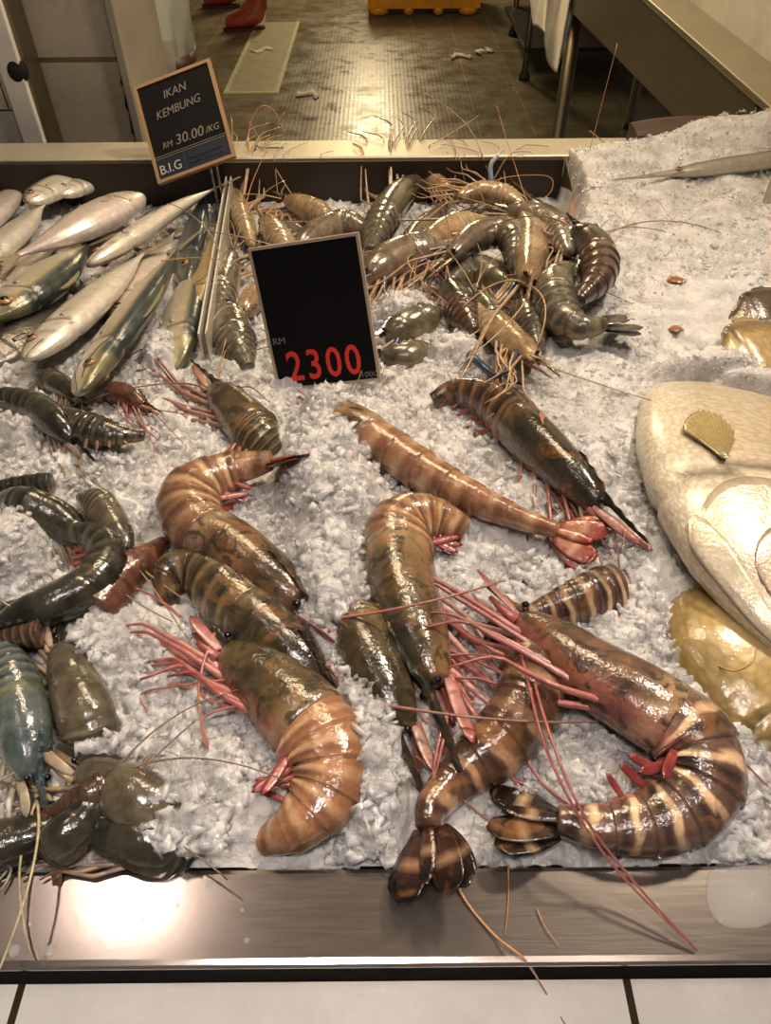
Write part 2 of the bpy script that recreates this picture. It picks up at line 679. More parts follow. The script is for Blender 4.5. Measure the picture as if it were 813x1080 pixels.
PAL = {
    # base, dark, band, carapace, carapace dark, limb, limb tip, fan, fan edge
    'brown': [(150, 110, 80), (90, 62, 48), (206, 172, 134), (134, 100, 70), (68, 55, 42), (184, 112, 102), (128, 44, 42), (150, 104, 76), (140, 44, 40)],
    'olive': [(94, 80, 56), (54, 47, 36), (146, 126, 90), (88, 74, 50), (44, 39, 30), (150, 104, 88), (112, 52, 46), (96, 70, 50), (60, 36, 30)],
    'pale': [(172, 128, 94), (120, 78, 56), (218, 184, 146), (160, 122, 80), (80, 66, 50), (190, 128, 112), (132, 52, 46), (172, 112, 84), (128, 26, 26)],
    'striped': [(112, 86, 72), (54, 39, 34), (236, 200, 156), (108, 80, 62), (62, 44, 38), (176, 100, 94), (118, 38, 40), (46, 33, 28), (26, 20, 18)],
    'dark': [(86, 64, 50), (46, 36, 30), (132, 102, 78), (64, 56, 44), (34, 32, 26), (160, 100, 86), (110, 44, 42), (110, 62, 48), (66, 36, 30)],
    'black': [(62, 58, 46), (32, 32, 27), (88, 80, 62), (64, 60, 47), (32, 32, 27), (140, 116, 90), (102, 72, 56), (42, 37, 30), (26, 24, 22)],
    'rust': [(122, 80, 62), (74, 46, 38), (152, 106, 82), (112, 72, 56), (66, 46, 38), (160, 100, 86), (110, 44, 42), (104, 62, 48), (78, 42, 34)],
    'blue': [(96, 106, 104), (48, 58, 64), (150, 146, 104), (112, 120, 108), (58, 72, 80), (190, 176, 140), (130, 130, 116), (150, 134, 70), (60, 66, 64)],
    'sand': [(158, 136, 106), (112, 92, 70), (186, 164, 130), (166, 140, 104), (116, 94, 68), (186, 154, 116), (150, 108, 76), (120, 100, 76), (70, 66, 62)],
    'grey': [(112, 100, 86), (64, 60, 52), (142, 128, 106), (126, 108, 88), (82, 72, 60), (178, 148, 114), (142, 102, 74), (66, 66, 62), (36, 44, 46)],
    'green': [(96, 89, 74), (56, 53, 45), (128, 116, 92), (108, 98, 78), (64, 60, 50), (158, 136, 102), (118, 90, 64), (58, 58, 52), (36, 42, 44)],
}
PAL = {k: [lin(c) for c in v] for k, v in PAL.items()}
SEGS = [(.0, .22, 0), (.22, .37, 1), (.37, .52, 2), (.52, .68, 3), (.68, .84, 4), (.84, 1.0, 5)]   # 6th (tail end) ... 1st


def prawn(label, pts, r, side=1, roll=15, pal='brown', car=.40, legs=10, swim=5, fan=True, fanw=1.0, fanroll=40,
          ros=.55, ant=(), nant=2, antl=.16, seed=1, legf=(.55, .6), legl=1.0, scale_=True, squash=.8, lspread=1.0, bandw=.14, group='tiger prawns laid on the ice',
          cat='prawn', name='tiger_prawn', dz=None, claws=0, bandk=1.0, limbs=None, eyes=2, mat=None, head=True, deep=1.0):
    rng = random.Random(seed)
    dz = .5 * r if dz is None else dz
    P3 = [at(p[0], p[1], (p[2] if len(p) > 2 else 0) + dz) for p in pts]
    sp = Spine(P3)
    pl = PAL[pal]
    base, dark, band, cbase, cdark, limb, limbt, fanc, fane = pl
    if limbs:
        limb, limbt = (lin(c) for c in limbs)
    mid = sp.pos(.5)
    root = thing(name, label, cat, (mid.x, mid.y, H(mid.x, mid.y)), group)
    mat = mat or M_SHELL
    a_end = 1 - car if head else 1.0
    for u in np.linspace(0, 1, 14):
        q = sp.pos(u)
        FOOT.append((q.x, q.y, r * .8))

    def ring(u, R, extra_v=1.0, nP=26, colf=None, wid=squash):
        t, D, F = sp.frame(u, side, roll)
        c = sp.pos(u)
        out, cc = [], []
        for j in range(nP):
            a = 2 * math.pi * j / nP
            cd, sn = math.cos(a), math.sin(a)
            d = cd * (1.0 if cd > 0 else .92 * extra_v)
            w = sn * (1 + .10 * cd if cd > 0 else 1.0 - .10 * cd * cd)
            out.append(c + D * (R * deep * d) + F * (R * wid * w))
            cc.append(colf(cd, sn))
        return out, cc
    # abdomen: six overlapping rings
    P, C = [], []
    prof = lambda x: float(np.interp(x, [0, .12, .25, .45, .7, .9, 1], [.30, .42, .55, .76, .93, 1.0, 1.0]))
    for (s0, s1, k) in SEGS:
        for u in (0.0, .04, .12, .2, .28, .36, .44, .52, .6, .68, .76, .84, .92, .97, 1.0):      # u=0 rear of the ring, 1 front
            x = s0 + (s1 - s0) * u
            rear = 1 - u
            R = r * prof(x) * (1.0 + .075 * rear ** 1.5 - (.05 if u == 1.0 else 0))
            ev = .94 + .20 * math.sin(math.pi * min(1, .12 + .76 * u))

            def colf(cd, sn, u=u, k=k):
                rear = 1 - u
                back = max(0, cd)
                c = lerp3(base, dark, .5 * back)
                b1 = float(sstep(.30, .62, math.exp(-((rear - .42 - .10 * cd - .05 * math.sin(k * 2.3 + cd * 6)) / (bandw * 1.15)) ** 2))) * bandk * float(np.interp(cd, [-1, -.2, .45, .8, 1], [1, 1, .75, .3, .25]))
                c = lerp3(c, band, min(1, b1 * .95))
                b2 = math.exp(-((rear - .72 - .10 * cd) / .14) ** 2) * bandk
                c = lerp3(c, dark, min(1, b2 * .9))
                if cd < -.8:
                    c = lerp3(c, limb, .5)
                return c
            p_, c_ = ring(x * a_end if head else x, R, ev, colf=colf)
            P.append(p_)
            C.append(c_)
    m = MB()
    m.grid(P, C)
    m.build('abdomen', mat, root)
    # tail fan
    if fan:
        t, D, F = sp.frame(0, side, roll)
        fr = math.radians(fanroll)
        wdir = F * math.cos(fr) + (t.cross(UPZ)).normalized() * math.sin(fr) * (1 if (t.cross(UPZ)).dot(F) >= 0 else -1)
        nrm = t.cross(wdir).normalized()
        if nrm.z < 0:
            nrm = -nrm
        c0 = sp.pos(0)
        LT = r * 1.55

        def fcol(u, w):
            c = lerp3(fanc, fane, min(1, max(0, (u - .35) * 1.8)))
            if .38 < u < .62:
                c = lerp3(c, band, .55 * bandk)
            return lerp3(c, fane, .5 if abs(w) > .8 else 0)
        m = MB()
        m.leaf(c0 + t * (r * .1), -t, nrm, LT * .85, r * .40, r * .14, fanc, fane, cfun=fcol)
        m.build('telson', mat, root)
        for q, (an, ln) in enumerate(((-20, 1.0), (20, 1.0), (-40, .96), (40, .96))):
            a = math.radians(an * fanw)
            d = (-t * math.cos(a) + wdir * math.sin(a))
            m = MB()
            m.leaf(c0 + wdir * (r * .16 * (1 if an > 0 else -1)) - nrm * (r * .05 * (q + 1)), d, nrm, LT * ln, r * .80, r * .055, fanc, fane, cfun=fcol)
            m.build('uropod', mat, root)
    # swimmerets
    for k in range(swim if legs else 0):
        x = (.30 + .14 * k) * a_end
        t, D, F = sp.frame(x, side, roll)
        R = r * prof(x / a_end)
        m = MB()
        d = (-D * .9 - t * (.45 + .2 * rng.random()) + F * (.15 + .2 * rng.random()))
        m.leaf(sp.pos(x) - D * (R * .75) + F * (R * .25), d, F, R * 1.2, R * .26, R * .09, lerp3(limb, limbt, .6), limbt)
        m.build('swimmeret', M_LIMB, root)
    if not head:
        return root
    # carapace
    P, C = [], []
    cp = [(-.02, .93), (.0, 1.0), (.06, 1.02), (.2, 1.02), (.4, .98), (.52, .92), (.56, .89), (.60, .90), (.75, .79), (.88, .62), (.97, .44), (1.0, .33)]
    for x, k in cp:
        def colf(cd, sn, x=x):
            c = lerp3(cbase, cdark, min(1, max(0, .25 + .75 * cd)) * (.6 + .4 * math.sin(x * 9 + 1)))
            if x < .07:
                c = lerp3(c, band, .45 * bandk)
            c = lerp3(c, cdark, .55 * max(0, math.sin(x * 13 + cd * 4 + seed) * math.sin(cd * 5 + sn * 3 + x * 5)) ** .7)
            if cd < -.6:
                c = lerp3(c, limb, .35)
            if .52 < x < .62:
                c = lerp3(c, cdark, .5)
            return c
        p_, c_ = ring(a_end + car * x, r * k, 1.08 - .15 * x, colf=colf, wid=squash * 1.03)
        P.append(p_)
        C.append(c_)
    m = MB()
    m.grid(P, C)
    m.build('carapace', M_CARA if mat is M_SHELL else mat, root)
    t, D, F = sp.frame(1, side, roll)
    hd = sp.pos(1)
    CL = sp.L * car
    # rostrum: toothed blade on the ridge of the back, running out past the eyes
    if ros:
        top, bot = [], []
        nt_ = 7
        x0, x1 = a_end + car * .62, 1 + car * ros
        for i in range(nt_ * 2 + 1):
            k = i / (nt_ * 2)
            u = x0 + (x1 - x0) * k
            tt, D2, F2 = sp.frame(min(u, 1), side, roll)
            Rk = r * float(np.interp((min(u, 1) - a_end) / car, [0, .6, .88, 1], [1.0, .90, .62, .38]))
            c = sp.pos(u) + D2 * (Rk * .86 - max(0, u - 1) * sp.L * .05 + .35 * r * max(0, k - .6) ** 2)
            top.append(c + D2 * (r * .17 * (1 - .75 * k) + (r * .09 * (1 - .5 * k) if i % 2 else 0)))
            bot.append(c - D2 * (r * .16 * (1 - .9 * k)))
        m = MB()
        m.prism(top + bot[::-1], F, r * .13, cdark)
        m.build('rostrum', mat, root, smooth=False)
    # eyes on short stalks
    for q in ((1, -1)[:eyes]):
        c = hd + D * (r * .26) + F * (r * .32 * q) + t * (r * .12)
        m = MB()
        m.tube([hd + D * (r * .2) + F * (r * .14 * q), c], lambda k: r * .10, cdark, cdark)
        stalk = m.build('eyestalk', mat, root)
        m = MB()
        m.ball(c, r * .11, (0.01, .01, .01))
        m.build('eye', M_EYE, stalk, org=root['_o'])
    # antennal scales
    if scale_:
        for q in (1, -1):
            m = MB()
            m.leaf(hd + F * (r * .25 * q) - D * (r * .12), t + D * .10 + F * (.10 * q), F + D * .4, CL * .42, r * .34, r * .08, lerp3(limb, (.6, .5, .45), .35), lerp3(limbt, limb, .2), curl=.03)
            m.build('antennal_scale', M_LIMB, root)
            m = MB()      # antenna base segments
            b0 = hd + F * (r * .2 * q) - D * (r * .30)
            m.tube([b0 - t * (r * .1), b0 + t * (r * .45), b0 + t * (r * .95) + D * (r * .1)], lambda k: r * (.15 - .09 * k), limb, limbt)
            m.build('antenna_base', M_LIMB, root)
    # walking legs

    def drop(p, mn=.002):
        h = surf(p.x, p.y) + mn
        if p.z < h:
            p.z = h
        return p
    for k in range(legs):
        q = 1 if k % 2 == 0 else -1
        i = k // 2
        x = a_end + car * (.28 + .15 * i)
        tt, D2, F2 = sp.frame(x, side, roll)
        R = r * float(np.interp(.28 + .15 * i, [0, .55, 1], [1, .97, .45]))
        b0 = sp.pos(x) - D2 * (R * .68) + F2 * (R * .10 * q)
        L1 = CL * legf[0] * legl * rng.uniform(.8, 1.1)
        L2 = CL * legf[1] * legl * rng.uniform(.8, 1.2)
        sw = rng.uniform(-.16, .22) + (i - 2) * .05
        k1 = drop(b0 - D2 * (L1 * (.40 * lspread - sw * .4)) + tt * (L1 * (.80 + sw)) + F2 * (L1 * .16 * q))
        k2 = drop(k1 + tt * (L2 * (.80 + sw * .5)) - D2 * (L2 * lspread * (.05 + .35 * rng.random())))
        k3 = drop(k2 + tt * (L2 * .25) - D2 * (L2 * (.2 + .3 * rng.random())))
        rr = r * rng.uniform(.075, .115)
        pts_, _ = catmull([b0, b0.lerp(k1, .5), k1 - (k1 - b0) * .06, k1 + (k2 - k1) * .06, k1.lerp(k2, .5), k2, k3], 15)
        m = MB()
        lk = rng.random()
        m.tube(pts_, lambda z: rr * (1.05 - .75 * z) * (1.18 if .38 < z < .5 else 1), lerp3(limb, (.62, .48, .42), .5 * lk), lerp3(limbt, limb, .6 * rng.random()))
        m.build('walking_leg', M_LIMB, root)
    # claws of the river prawns
    for k in range(claws):
        q = 1 if k % 2 == 0 else -1
        tt, D2, F2 = sp.frame(.93, side, roll)
        b0 = sp.pos(.9) - D2 * (r * .5) + F2 * (r * .25 * q)
        L1 = CL * rng.uniform(.35, .6)
        k1 = drop(b0 + tt * (L1 * .7) - D2 * (L1 * rng.uniform(.3, .6)) + F2 * (L1 * .1 * q) - UPZ * (L1 * .2))
        k2 = drop(k1 + tt * (L1 * -.1) - D2 * (L1 * rng.uniform(.5, .9)) - UPZ * (L1 * .2))
        m = MB()
        cb_ = lin((52, 66, 84))
        pts_, _ = catmull([b0, k1, k1.lerp(k2, .1), k2], 12)
        m.tube(pts_, lambda z: r * .13 * (1.1 - .6 * z), cb_, lin((40, 52, 70)))
        m.build('claw', M_LIMB, root)
    # antennae
    for a in ant:
        m = MB()
        pp = [V(hd) + t * (r * .6)] if a[0] is None else []
        for w in a:
            if w is None:
                continue
            p = onz(w[0], w[1], ZR + .0015) if len(w) > 2 and w[2] == 'rim' else (onz(w[0], w[1], w[3]) if len(w) > 3 else at(w[0], w[1], w[2] if len(w) > 2 else .006))
            pp.append(p)
        pts_, _ = catmull(pp, 30)
        m.tube(pts_, lambda z: r * .034 * (1.1 - .7 * z) + .0002, limb, lerp3(limb, dark, .4), n=5)
        m.build('antenna', M_LIMB, root)
    for k in range(nant):
        d = (t + V((rng.uniform(-.7, .7), rng.uniform(-.7, .7), rng.uniform(.1, .6)))).normalized()
        cv = V((rng.uniform(-1, 1), rng.uniform(-1, 1), -.6)) * .5
        p = hd + t * (r * .7)
        pp = [p.copy()]
        LL = antl * rng.uniform(.6, 1.2)
        for i in range(14):
            d = (d + cv * .16).normalized()
            p = drop(p + d * (LL / 14), .003)
            pp.append(p.copy())
        m = MB()
        m.tube(pp, lambda z: r * .034 * (1.1 - .7 * z) + .0002, limb, lerp3(limb, dark, .4), n=5)
        m.build('antenna', M_LIMB, root)
    return root


# ------------------------------------------------------------------ fish builder
def fish(label, pts, depth, side=1, roll=10, thick=.5, dz=.012, pal='mackerel', group='mackerel heaped in the tray', name='mackerel',
         mat=None, prof=None, fins=True, eye=True, eyer=.115, seed=1, scl=0, tail=True, mouth=True, eyev=.28, pect=True, eyex=None, gillu=.235, pw=1.0, plates=()):
    """pts: pixels from nose to tail root, down the middle of the visible flank."""
    rng = random.Random(seed)
    P3 = [at(p[0], p[1], (p[2] if len(p) > 2 else 0) + dz) for p in pts]
    sp = Spine(P3)
    mid = sp.pos(.5)
    root = thing(name, label, 'fish', (mid.x, mid.y, H(mid.x, mid.y)), group)
    mat = mat or M_FISH
    back, flank, stripe, belly, finc = [lin(c) for c in FPAL[pal]]
    prof = prof or ([0, .03, .08, .16, .28, .42, .6, .78, .9, .97, 1], [.20, .46, .68, .87, .98, 1.0, .88, .58, .28, .14, .15])
    hh = depth * .5
    for u in np.linspace(0, 1, 14):
        q = sp.pos(u)
        FOOT.append((q.x, q.y, hh * .7))
    P, C, UV = [], [], []
    nP = 36
    us = np.concatenate([[0, .006, .015], np.linspace(.03, 1, 52)])
    for u in us:
        R = hh * float(np.interp(u, prof[0], prof[1]))
        if u == 0:
            R *= .5
        t, D, F = sp.frame(u, side, roll)
        c = sp.pos(u)
        ringp, cc, uvr = [], [], []
        gill = abs(u - (.245 - .03))
        for j in range(nP):
            a = 2 * math.pi * j / nP
            cd, sn = math.cos(a), math.sin(a)
            g = 1.0
            gx = gillu - .035 * cd * cd
            if gx < u < gx + .025:
                g = .94
            e = .82
            ringp.append(c + D * (R * g * math.copysign(abs(cd) ** e, cd)) + F * (R * thick * g * math.copysign(abs(sn) ** .9, sn)))
            uvr.append((u * sp.L / scl if scl else 0, (a * hh * .8 / scl if scl else 0), 1.0 if scl else 0))
            if cd > .55:
                k = back
                if pal == 'mackerel' and math.sin(u * 75 + cd * 9 + math.sin(u * 23) * 2) > .35:
                    k = lerp3(back, (0, 0, 0), .35)
            elif cd > .38:
                k = lerp3(flank, back, (cd - .38) / .17)
            elif cd > .2:
                k = lerp3(flank, stripe, .8)
            elif cd > -.35:
                k = flank
            else:
                k = lerp3(flank, belly, min(1, (-.35 - cd) * 3))
            if gx < u < gx + .022 and cd > -.85:
                k = lerp3(k, (0.03, .025, .02), .7)
            elif gx - .012 < u < gx:
                k = lerp3(k, belly, .5)
            elif abs(u - gx * .62 - .03 * cd * cd) < .008 and abs(cd) < .7:
                k = lerp3(k, back, .45)
            if u < .16 and cd > .1:
                k = lerp3(k, stripe, .3)
            cc.append(k)
        P.append(ringp)
        C.append(cc)
        UV.append(uvr)
    m = MB()
    m.grid(P, C, UV=UV if scl else None)
    m.build('body', mat, root)
    t, D, F = sp.frame(eyex or .105, side, roll)
    if eye:
        ex = eyex or .105
        R = hh * float(np.interp(ex, prof[0], prof[1]))
        for q in (1, -1):
            sv = math.sqrt(1 - eyev * eyev)
            c = sp.pos(ex) + D * (R * math.copysign(abs(eyev) ** .82, eyev)) + F * (R * thick * sv ** .9 * q)
            nn = (D * eyev + F * (q * sv / thick)).normalized()
            er = hh * eyer * 2.2
            for nm, off, rad, col_, mt in (('eye', 0, er, (158, 118, 88), M_EYEW), ('pupil', er * .30, er * .56, (6, 6, 6), M_EYE)):
                cc_ = c + nn * off
                m = MB()
                m.ball(cc_, rad, lin(col_), n=14, m=9)
                m.v = [tuple(V(p_) - nn * ((V(p_) - cc_).dot(nn) * .60)) for p_ in m.v]
                e = m.build(nm, mt, root if nm == 'eye' else e, org=root['_o'])
    if mouth:
        m = MB()
        pp = []
        for k in range(6):
            u = .004 + .085 * k / 5
            R = hh * float(np.interp(u, prof[0], prof[1]))
            tt, D2, F2 = sp.frame(u, side, roll)
            pp.append(sp.pos(u) - D2 * (R * (.10 + .35 * k / 5)) + F2 * (R * thick * .97))
        m.tube(pp, hh * .022, lin((70, 48, 40)))
        m.build('mouth', M_FIN, root)
    if tail:
        t, D, F = sp.frame(1, side, roll)
        c = sp.pos(1)
        R = hh * prof[1][-1]
        LT = hh * 1.15
        poly = [c + D * R * .8 - t * R * .6, c + D * (R + LT * .45) + t * LT * .55, c + D * (R + LT * .85) + t * LT * 1.15, c + D * (LT * .38) + t * LT * .72, c + t * LT * .48,
                c - D * (LT * .38) + t * LT * .72, c - D * (R + LT * .85) + t * LT * 1.15, c - D * (R + LT * .45) + t * LT * .55, c - D * R * .8 - t * R * .6]
        m = MB()
        m.prism(poly, F, hh * .07, [finc] * len(poly))
        m.build('tail_fin', M_FIN, root, smooth=False)
    if fins:
        m = MB()
        u0, u1 = .34, .56
        top, bot = [], []
        for k in range(8):
            u = u0 + (u1 - u0) * k / 7
            tt, D2, F2 = sp.frame(u, side, roll)
            R = hh * float(np.interp(u, prof[0], prof[1]))
            bot.append(sp.pos(u) + D2 * (R * .93))
            top.append(sp.pos(u) + D2 * (R * (1.0 + .22 * math.sin(math.pi * min(1, k / 7 * .8 + .2)) * (1 if k % 2 else .8))) + tt * (.1 * hh))
        m.prism(top + bot[::-1], sp.frame(.45, side, roll)[2], hh * .05, finc)
        m.build('dorsal_fin', M_FIN, root, smooth=False)
    if pect:
        tt, D2, F2 = sp.frame(gillu + .035, side, roll)
        R = hh * float(np.interp(gillu + .035, prof[0], prof[1]))
        m = MB()
        if pw > 1.1:
            m.fan(sp.pos(gillu + .01) - D2 * (R * .42) + F2 * (R * thick * 1.0), tt - D2 * .05 + F2 * .05, F2, hh * .78, .46, hh * .02, lin((122, 104, 58)), lin((176, 156, 104)))
        else:
            m.leaf(sp.pos(gillu + .03) - D2 * (R * .10) + F2 * (R * thick * .98), tt - D2 * .12 + F2 * .05, F2, hh * .75 * pw, hh * .30 * pw * pw, hh * .07, finc, lerp3(finc, flank, .3))
        m.build('pectoral_fin', M_FIN, root)
    for (u0, u1, v0, v1, infl, rnd, colr) in plates:      # bony plates of the gill cover, each a curved shell on the flank
        out, inn = [], []
        for i in range(15):
            row, row2 = [], []
            for j in range(17):
                v = -1 + 2 * j / 16
                ue = u1 - rnd * v * v
                u = u0 + (ue - u0) * i / 14
                cd = v0 + (v1 - v0) * (v + 1) / 2
                t, D, F = sp.frame(u, side, roll)
                R = hh * float(np.interp(u, prof[0], prof[1]))
                sn = math.sqrt(max(0, 1 - cd * cd))
                k = infl * (1 if 0 < i and 0 < j < 16 else .97)
                c = sp.pos(u)
                row.append(c + D * (R * math.copysign(abs(cd) ** .82, cd) * k) + F * (R * thick * sn ** .9 * k))
                row2.append(c + D * (R * math.copysign(abs(cd) ** .82, cd) * .93) + F * (R * thick * sn ** .9 * .93))
            out.append(row)
            inn.append(row2)
        m = MB()
        m.grid([a_ + b_[::-1] for a_, b_ in zip(out, inn)], [lin(colr)] * 15)
        m.build('gill_cover', M_FISH, root)
    return root


FPAL = {
    'mackerel': [(64, 74, 72), (192, 184, 162), (190, 172, 112), (222, 212, 196), (150, 142, 112)],
    'silver': [(84, 90, 84), (210, 202, 184), (196, 182, 132), (226, 218, 204), (160, 150, 120)],
    'pink': [(120, 112, 96), (212, 196, 184), (204, 188, 150), (226, 212, 204), (160, 146, 122)],
    'blue': [(44, 56, 66), (118, 122, 122), (110, 112, 92), (180, 172, 156), (110, 108, 96)],
    'black': [(30, 30, 32), (66, 60, 56), (60, 56, 46), (100, 90, 80), (60, 56, 50)],
    'snapper': [(150, 140, 118), (204, 190, 164), (196, 180, 144), (222, 212, 192), (128, 112, 66)],
    'yellow': [(150, 128, 80), (182, 160, 108), (174, 146, 84), (204, 188, 146), (160, 136, 82)],
    'gold': [(120, 100, 66), (170, 148, 104), (166, 140, 84), (190, 170, 130), (150, 124, 78)],
    'gar': [(70, 70, 64), (140, 136, 120), (120, 116, 96), (196, 190, 170), (120, 110, 84)],
    'dk': [(52, 44, 36), (80, 68, 54), (80, 66, 48), (110, 96, 78), (60, 52, 42)],
}
#@@SCENE@@
# ================================================================== the setting
def boxobj(name, x0, x1, y0, y1, z0, z1, mat, parent=None, bevel=0., smooth=False):
    m = MB()
    m.box(x0, x1, y0, y1, z0, z1)
    return m.build(name, mat, parent, smooth=smooth, bevel=bevel)


M_FLOOR = mat_tiles('floor_tiles', (116, 106, 84), (140, 124, 90), .262, .262, (0, 1), rough=.34, mortar=.005, loc=(.053, 0, 0), noise=.06, bumpdots=True)
M_WTILE = mat_tiles('white_wall_tiles', (205, 198, 182), (70, 62, 50), .20, .058, (0, 2), rough=.3, mortar=.0015, off=.5, noise=.03)
M_BTILE = mat_tiles('beige_wall_tiles', (176, 164, 144), (96, 84, 66), .60, .30, (0, 2), rough=.28, mortar=.004, noise=.03, loc=(0, -.027, 0))
LX0, LX1 = onz(17, 1060, .80).x, onz(667, 1065, .80).x
M_LEDGE = mat_tiles('white_ledge_tiles', (240, 235, 226), (60, 48, 30), LX1 - LX0, .4, (0, 1), rough=.2, mortar=.0022, noise=.02, loc=(-LX0, .2, 0))
M_WHITE = plain('white_trim', (222, 216, 202), .35)
M_WALLW = plain('white_panel', (226, 218, 198), .4)
M_GREYW = plain('grey_wall', (120, 112, 98), .6)
M_DARKIN = plain('bin_dark', (52, 42, 34), .45, .3)

struct(boxobj('floor', -3.2, 3.2, -1.5, 8.2, -.1, 0, M_FLOOR))
struct(boxobj('wall_back', -3.2, 3.2, 8.0, 8.2, 0, 3.0, M_GREYW))
struct(boxobj('ceiling', -3.2, 3.2, -1.5, 8.2, 3.0, 3.1, M_GREYW))

# tiled pier behind the tray and the wider beige face set back from it
struct(boxobj('wall_left', -1.6, onz(20, 148, .86).x * 0 - .592, 1.30, 1.62, 0, 1.9, M_WTILE))
struct(boxobj('trim_1', -.592, -.556, 1.292, 1.62, 0, 1.9, M_WHITE, bevel=.003))
struct(boxobj('trim_2', -.556, -.550, 1.30, 1.62, 0, 1.9, M_STEELD))
struct(boxobj('wall_pier', -.60, -.4226, 1.355, 1.60, 0, 1.9, M_BTILE))
struct(boxobj('trim_3', -.4226, -.409, 1.345, 1.60, 0, 1.9, plain('pale_edge_strip', (150, 140, 122), .4), bevel=.002))
# dark gap of missing grout beside the edge strip
mg = MB()
mg.prism([ony(x, y, 1.3525) for x, y in ((124, 40), (128, 46), (131, 60), (137, 90), (143, 120), (147, 142), (139, 140), (136, 118), (132, 112), (131, 92), (127, 88), (128, 66), (123, 58))], V((0, 1, 0)), .002, (.1, .1, .1))
struct(mg.build('trim_4', plain('gap_black', (16, 12, 10), .8), None, smooth=False))
fk = MB()
c_ = ony(17, 75, 1.296)
fk.ball(c_, .017, (.1, .1, .1), sx=(1, .35, 1.15), n=18, m=9)
tag(fk.build('wall_fitting', plain('gap_black', (16, 12, 10), .8), None, org=tuple(c_)), 'black rounded fitting on the small wall tiles beside the white trim', 'fitting')
# counter body with its white tiled ledge
struct(boxobj('wall_front', -1.1, 1.1, -.35, .0995, 0, .80, M_LEDGE))
struct(boxobj('wall_counter', -1.1, 1.1, .0995, 1.17, 0, .68, plain('gap_shade_dark', (34, 28, 24), .7)))  # near-black colour stands in for the shade in the gap under the lip

# ------------------------------------------------------------------ display tray
tray = thing('display_tray', 'long brushed steel tray heaped with crushed ice and seafood', 'tray', (0, .6, .70))


def profile_x(name, prof, x0, x1, mat, bevel=0.):
    m = MB()
    n = len(prof)
    m.v = [(x0, y, z) for y, z in prof] + [(x1, y, z) for y, z in prof]
    m.c = [(.5, .5, .5)] * (2 * n)
    m.uv = [(0, 0, 0)] * (2 * n)
    m.f = [tuple(range(n)), tuple(reversed(range(n, 2 * n)))] + [(i, i + n, (i + 1) % n + n, (i + 1) % n) for i in range(n)]
    return m.build(name, mat, tray, smooth=False, bevel=bevel)


profile_x('front_rim', [(.1375, ZR - .11), (.1375, ZR - .0025), (.1365, ZR - .0007), (.1345, ZR), (.0965, ZR - .0004), (.0940, ZR - .0010), (.0928, ZR - .0026), (.0930, ZR - .0046), (.0945, ZR - .0052), (.122, ZR - .0052), (.122, ZR - .11)], -1.05, 1.05, M_STEEL)
profile_x('back_rim', [(1.116, ZR - .15), (1.132, ZR - .15), (1.132, ZR - .03), (1.183, ZR - .03), (1.185, ZR - .003), (1.182, ZR), (1.118, ZR), (1.116, ZR - .002)], -1.05, 1.05, M_STEELB)
m = MB()
m.box(-1.05, 1.05, .1380, 1.155, .685, .70)
m.build('basin_floor', M_STEELD, tray, smooth=False)
for x0 in (-1.05, 1.035):
    m = MB()
    m.box(x0, x0 + .015, .1380, 1.1158, .70, ZR - .004)
    m.build('end_wall', M_STEELD, tray, smooth=False)
m = MB()
m.box(-1.03, .262, 1.108, 1.1155, .75, ZR - .004)
m.build('bin_back', M_DARKIN, tray, smooth=False)


def plate(name, a, b, depth, th, mat):
    m = MB()
    a, b = V(a), V(b)
    d = (b - a)
    s = UPZ.cross(d).normalized() * (th * .5)
    z = V((0, 0, depth))
    m.hexa([a - s - z, a + s - z, b + s - z, b - s - z, a - s, a + s, b + s, b - s])
    return m.build(name, mat, tray, smooth=False)


plate('divider', (.264, 1.105, ZR - .003), (.264, .975, ZR - .034), .09, .0022, M_STEELD)
a, b = at(243, 174, .040), at(213, 352, .034)
for s in (-.0035, .0035):
    plate('divider', a + V((s, 0, 0)), b + V((s, 0, 0)), .085, .0019, mat_steel('bright_steel', (214, 208, 192), .3, (5, 40, 40), .3))

# ------------------------------------------------------------------ behind the tray
wt = thing('steel_worktable', 'tall sided steel worktable with white splash panel behind the heaped ice', 'table', (.6, 2.4, 0))
m = MB()
A = [onx(725, 137, .55), onx(590, 0, .55)]
y0, y1 = A[0].y - .02, 3.9
zb0, zb1 = A[0].z, A[1].z
slope = (zb1 - zb0) / (A[1].y - A[0].y)
zb = lambda y: zb0 + slope * (y - A[0].y)
y0 = 1.195
y0 = 1.187
m.hexa([(.55, y0, zb(y0)), (.566, y0, zb(y0)), (.566, y1, zb(y1)), (.55, y1, zb(y1)), (.55, y0, .905), (.566, y0, .905), (.566, y1, .905), (.55, y1, .905)])
m.build('apron', M_STEELD, wt, smooth=False)
m = MB()
m.box(.546, 1.3, 1.06, y1, .905, .917)
m.build('table_top', mat_steel('pale_steel', (186, 178, 156), .4), wt, smooth=False, bevel=.003)
m = MB()
m.box(.625, .645, .95, y1, .917, 1.9)
m.build('splash_panel', M_WALLW, wt, smooth=False)
for lx, ly in ((.60, 2.68), (1.2, 2.68), (1.2, 3.86), (1.2, 1.3)):
    m = MB()
    m.tube([(lx, ly, 0), (lx, ly, .03), (lx, ly, .04), (lx, ly, .78)], lambda k: .028 if k < .5 else .022, (.5, .5, .5), n=14)
    m.build('leg', M_STEELD, wt)
st = thing('steel_rack', 'thin legged dark steel rack on the floor behind the worktable leg', 'rack', (1.0, 4.8, 0))
for lx, ly in ((.80, 4.65), (.86, 5.6), (1.5, 4.65), (1.5, 5.6)):
    m = MB()
    m.tube([(lx, ly, 0), (lx, ly, .02), (lx, ly, .05), (lx, ly, .8)], lambda k: .032 if k < .4 else .018, (.3, .3, .3), n=12)
    m.build('leg', plain('rack_metal', (70, 64, 54), .4, .7), st)
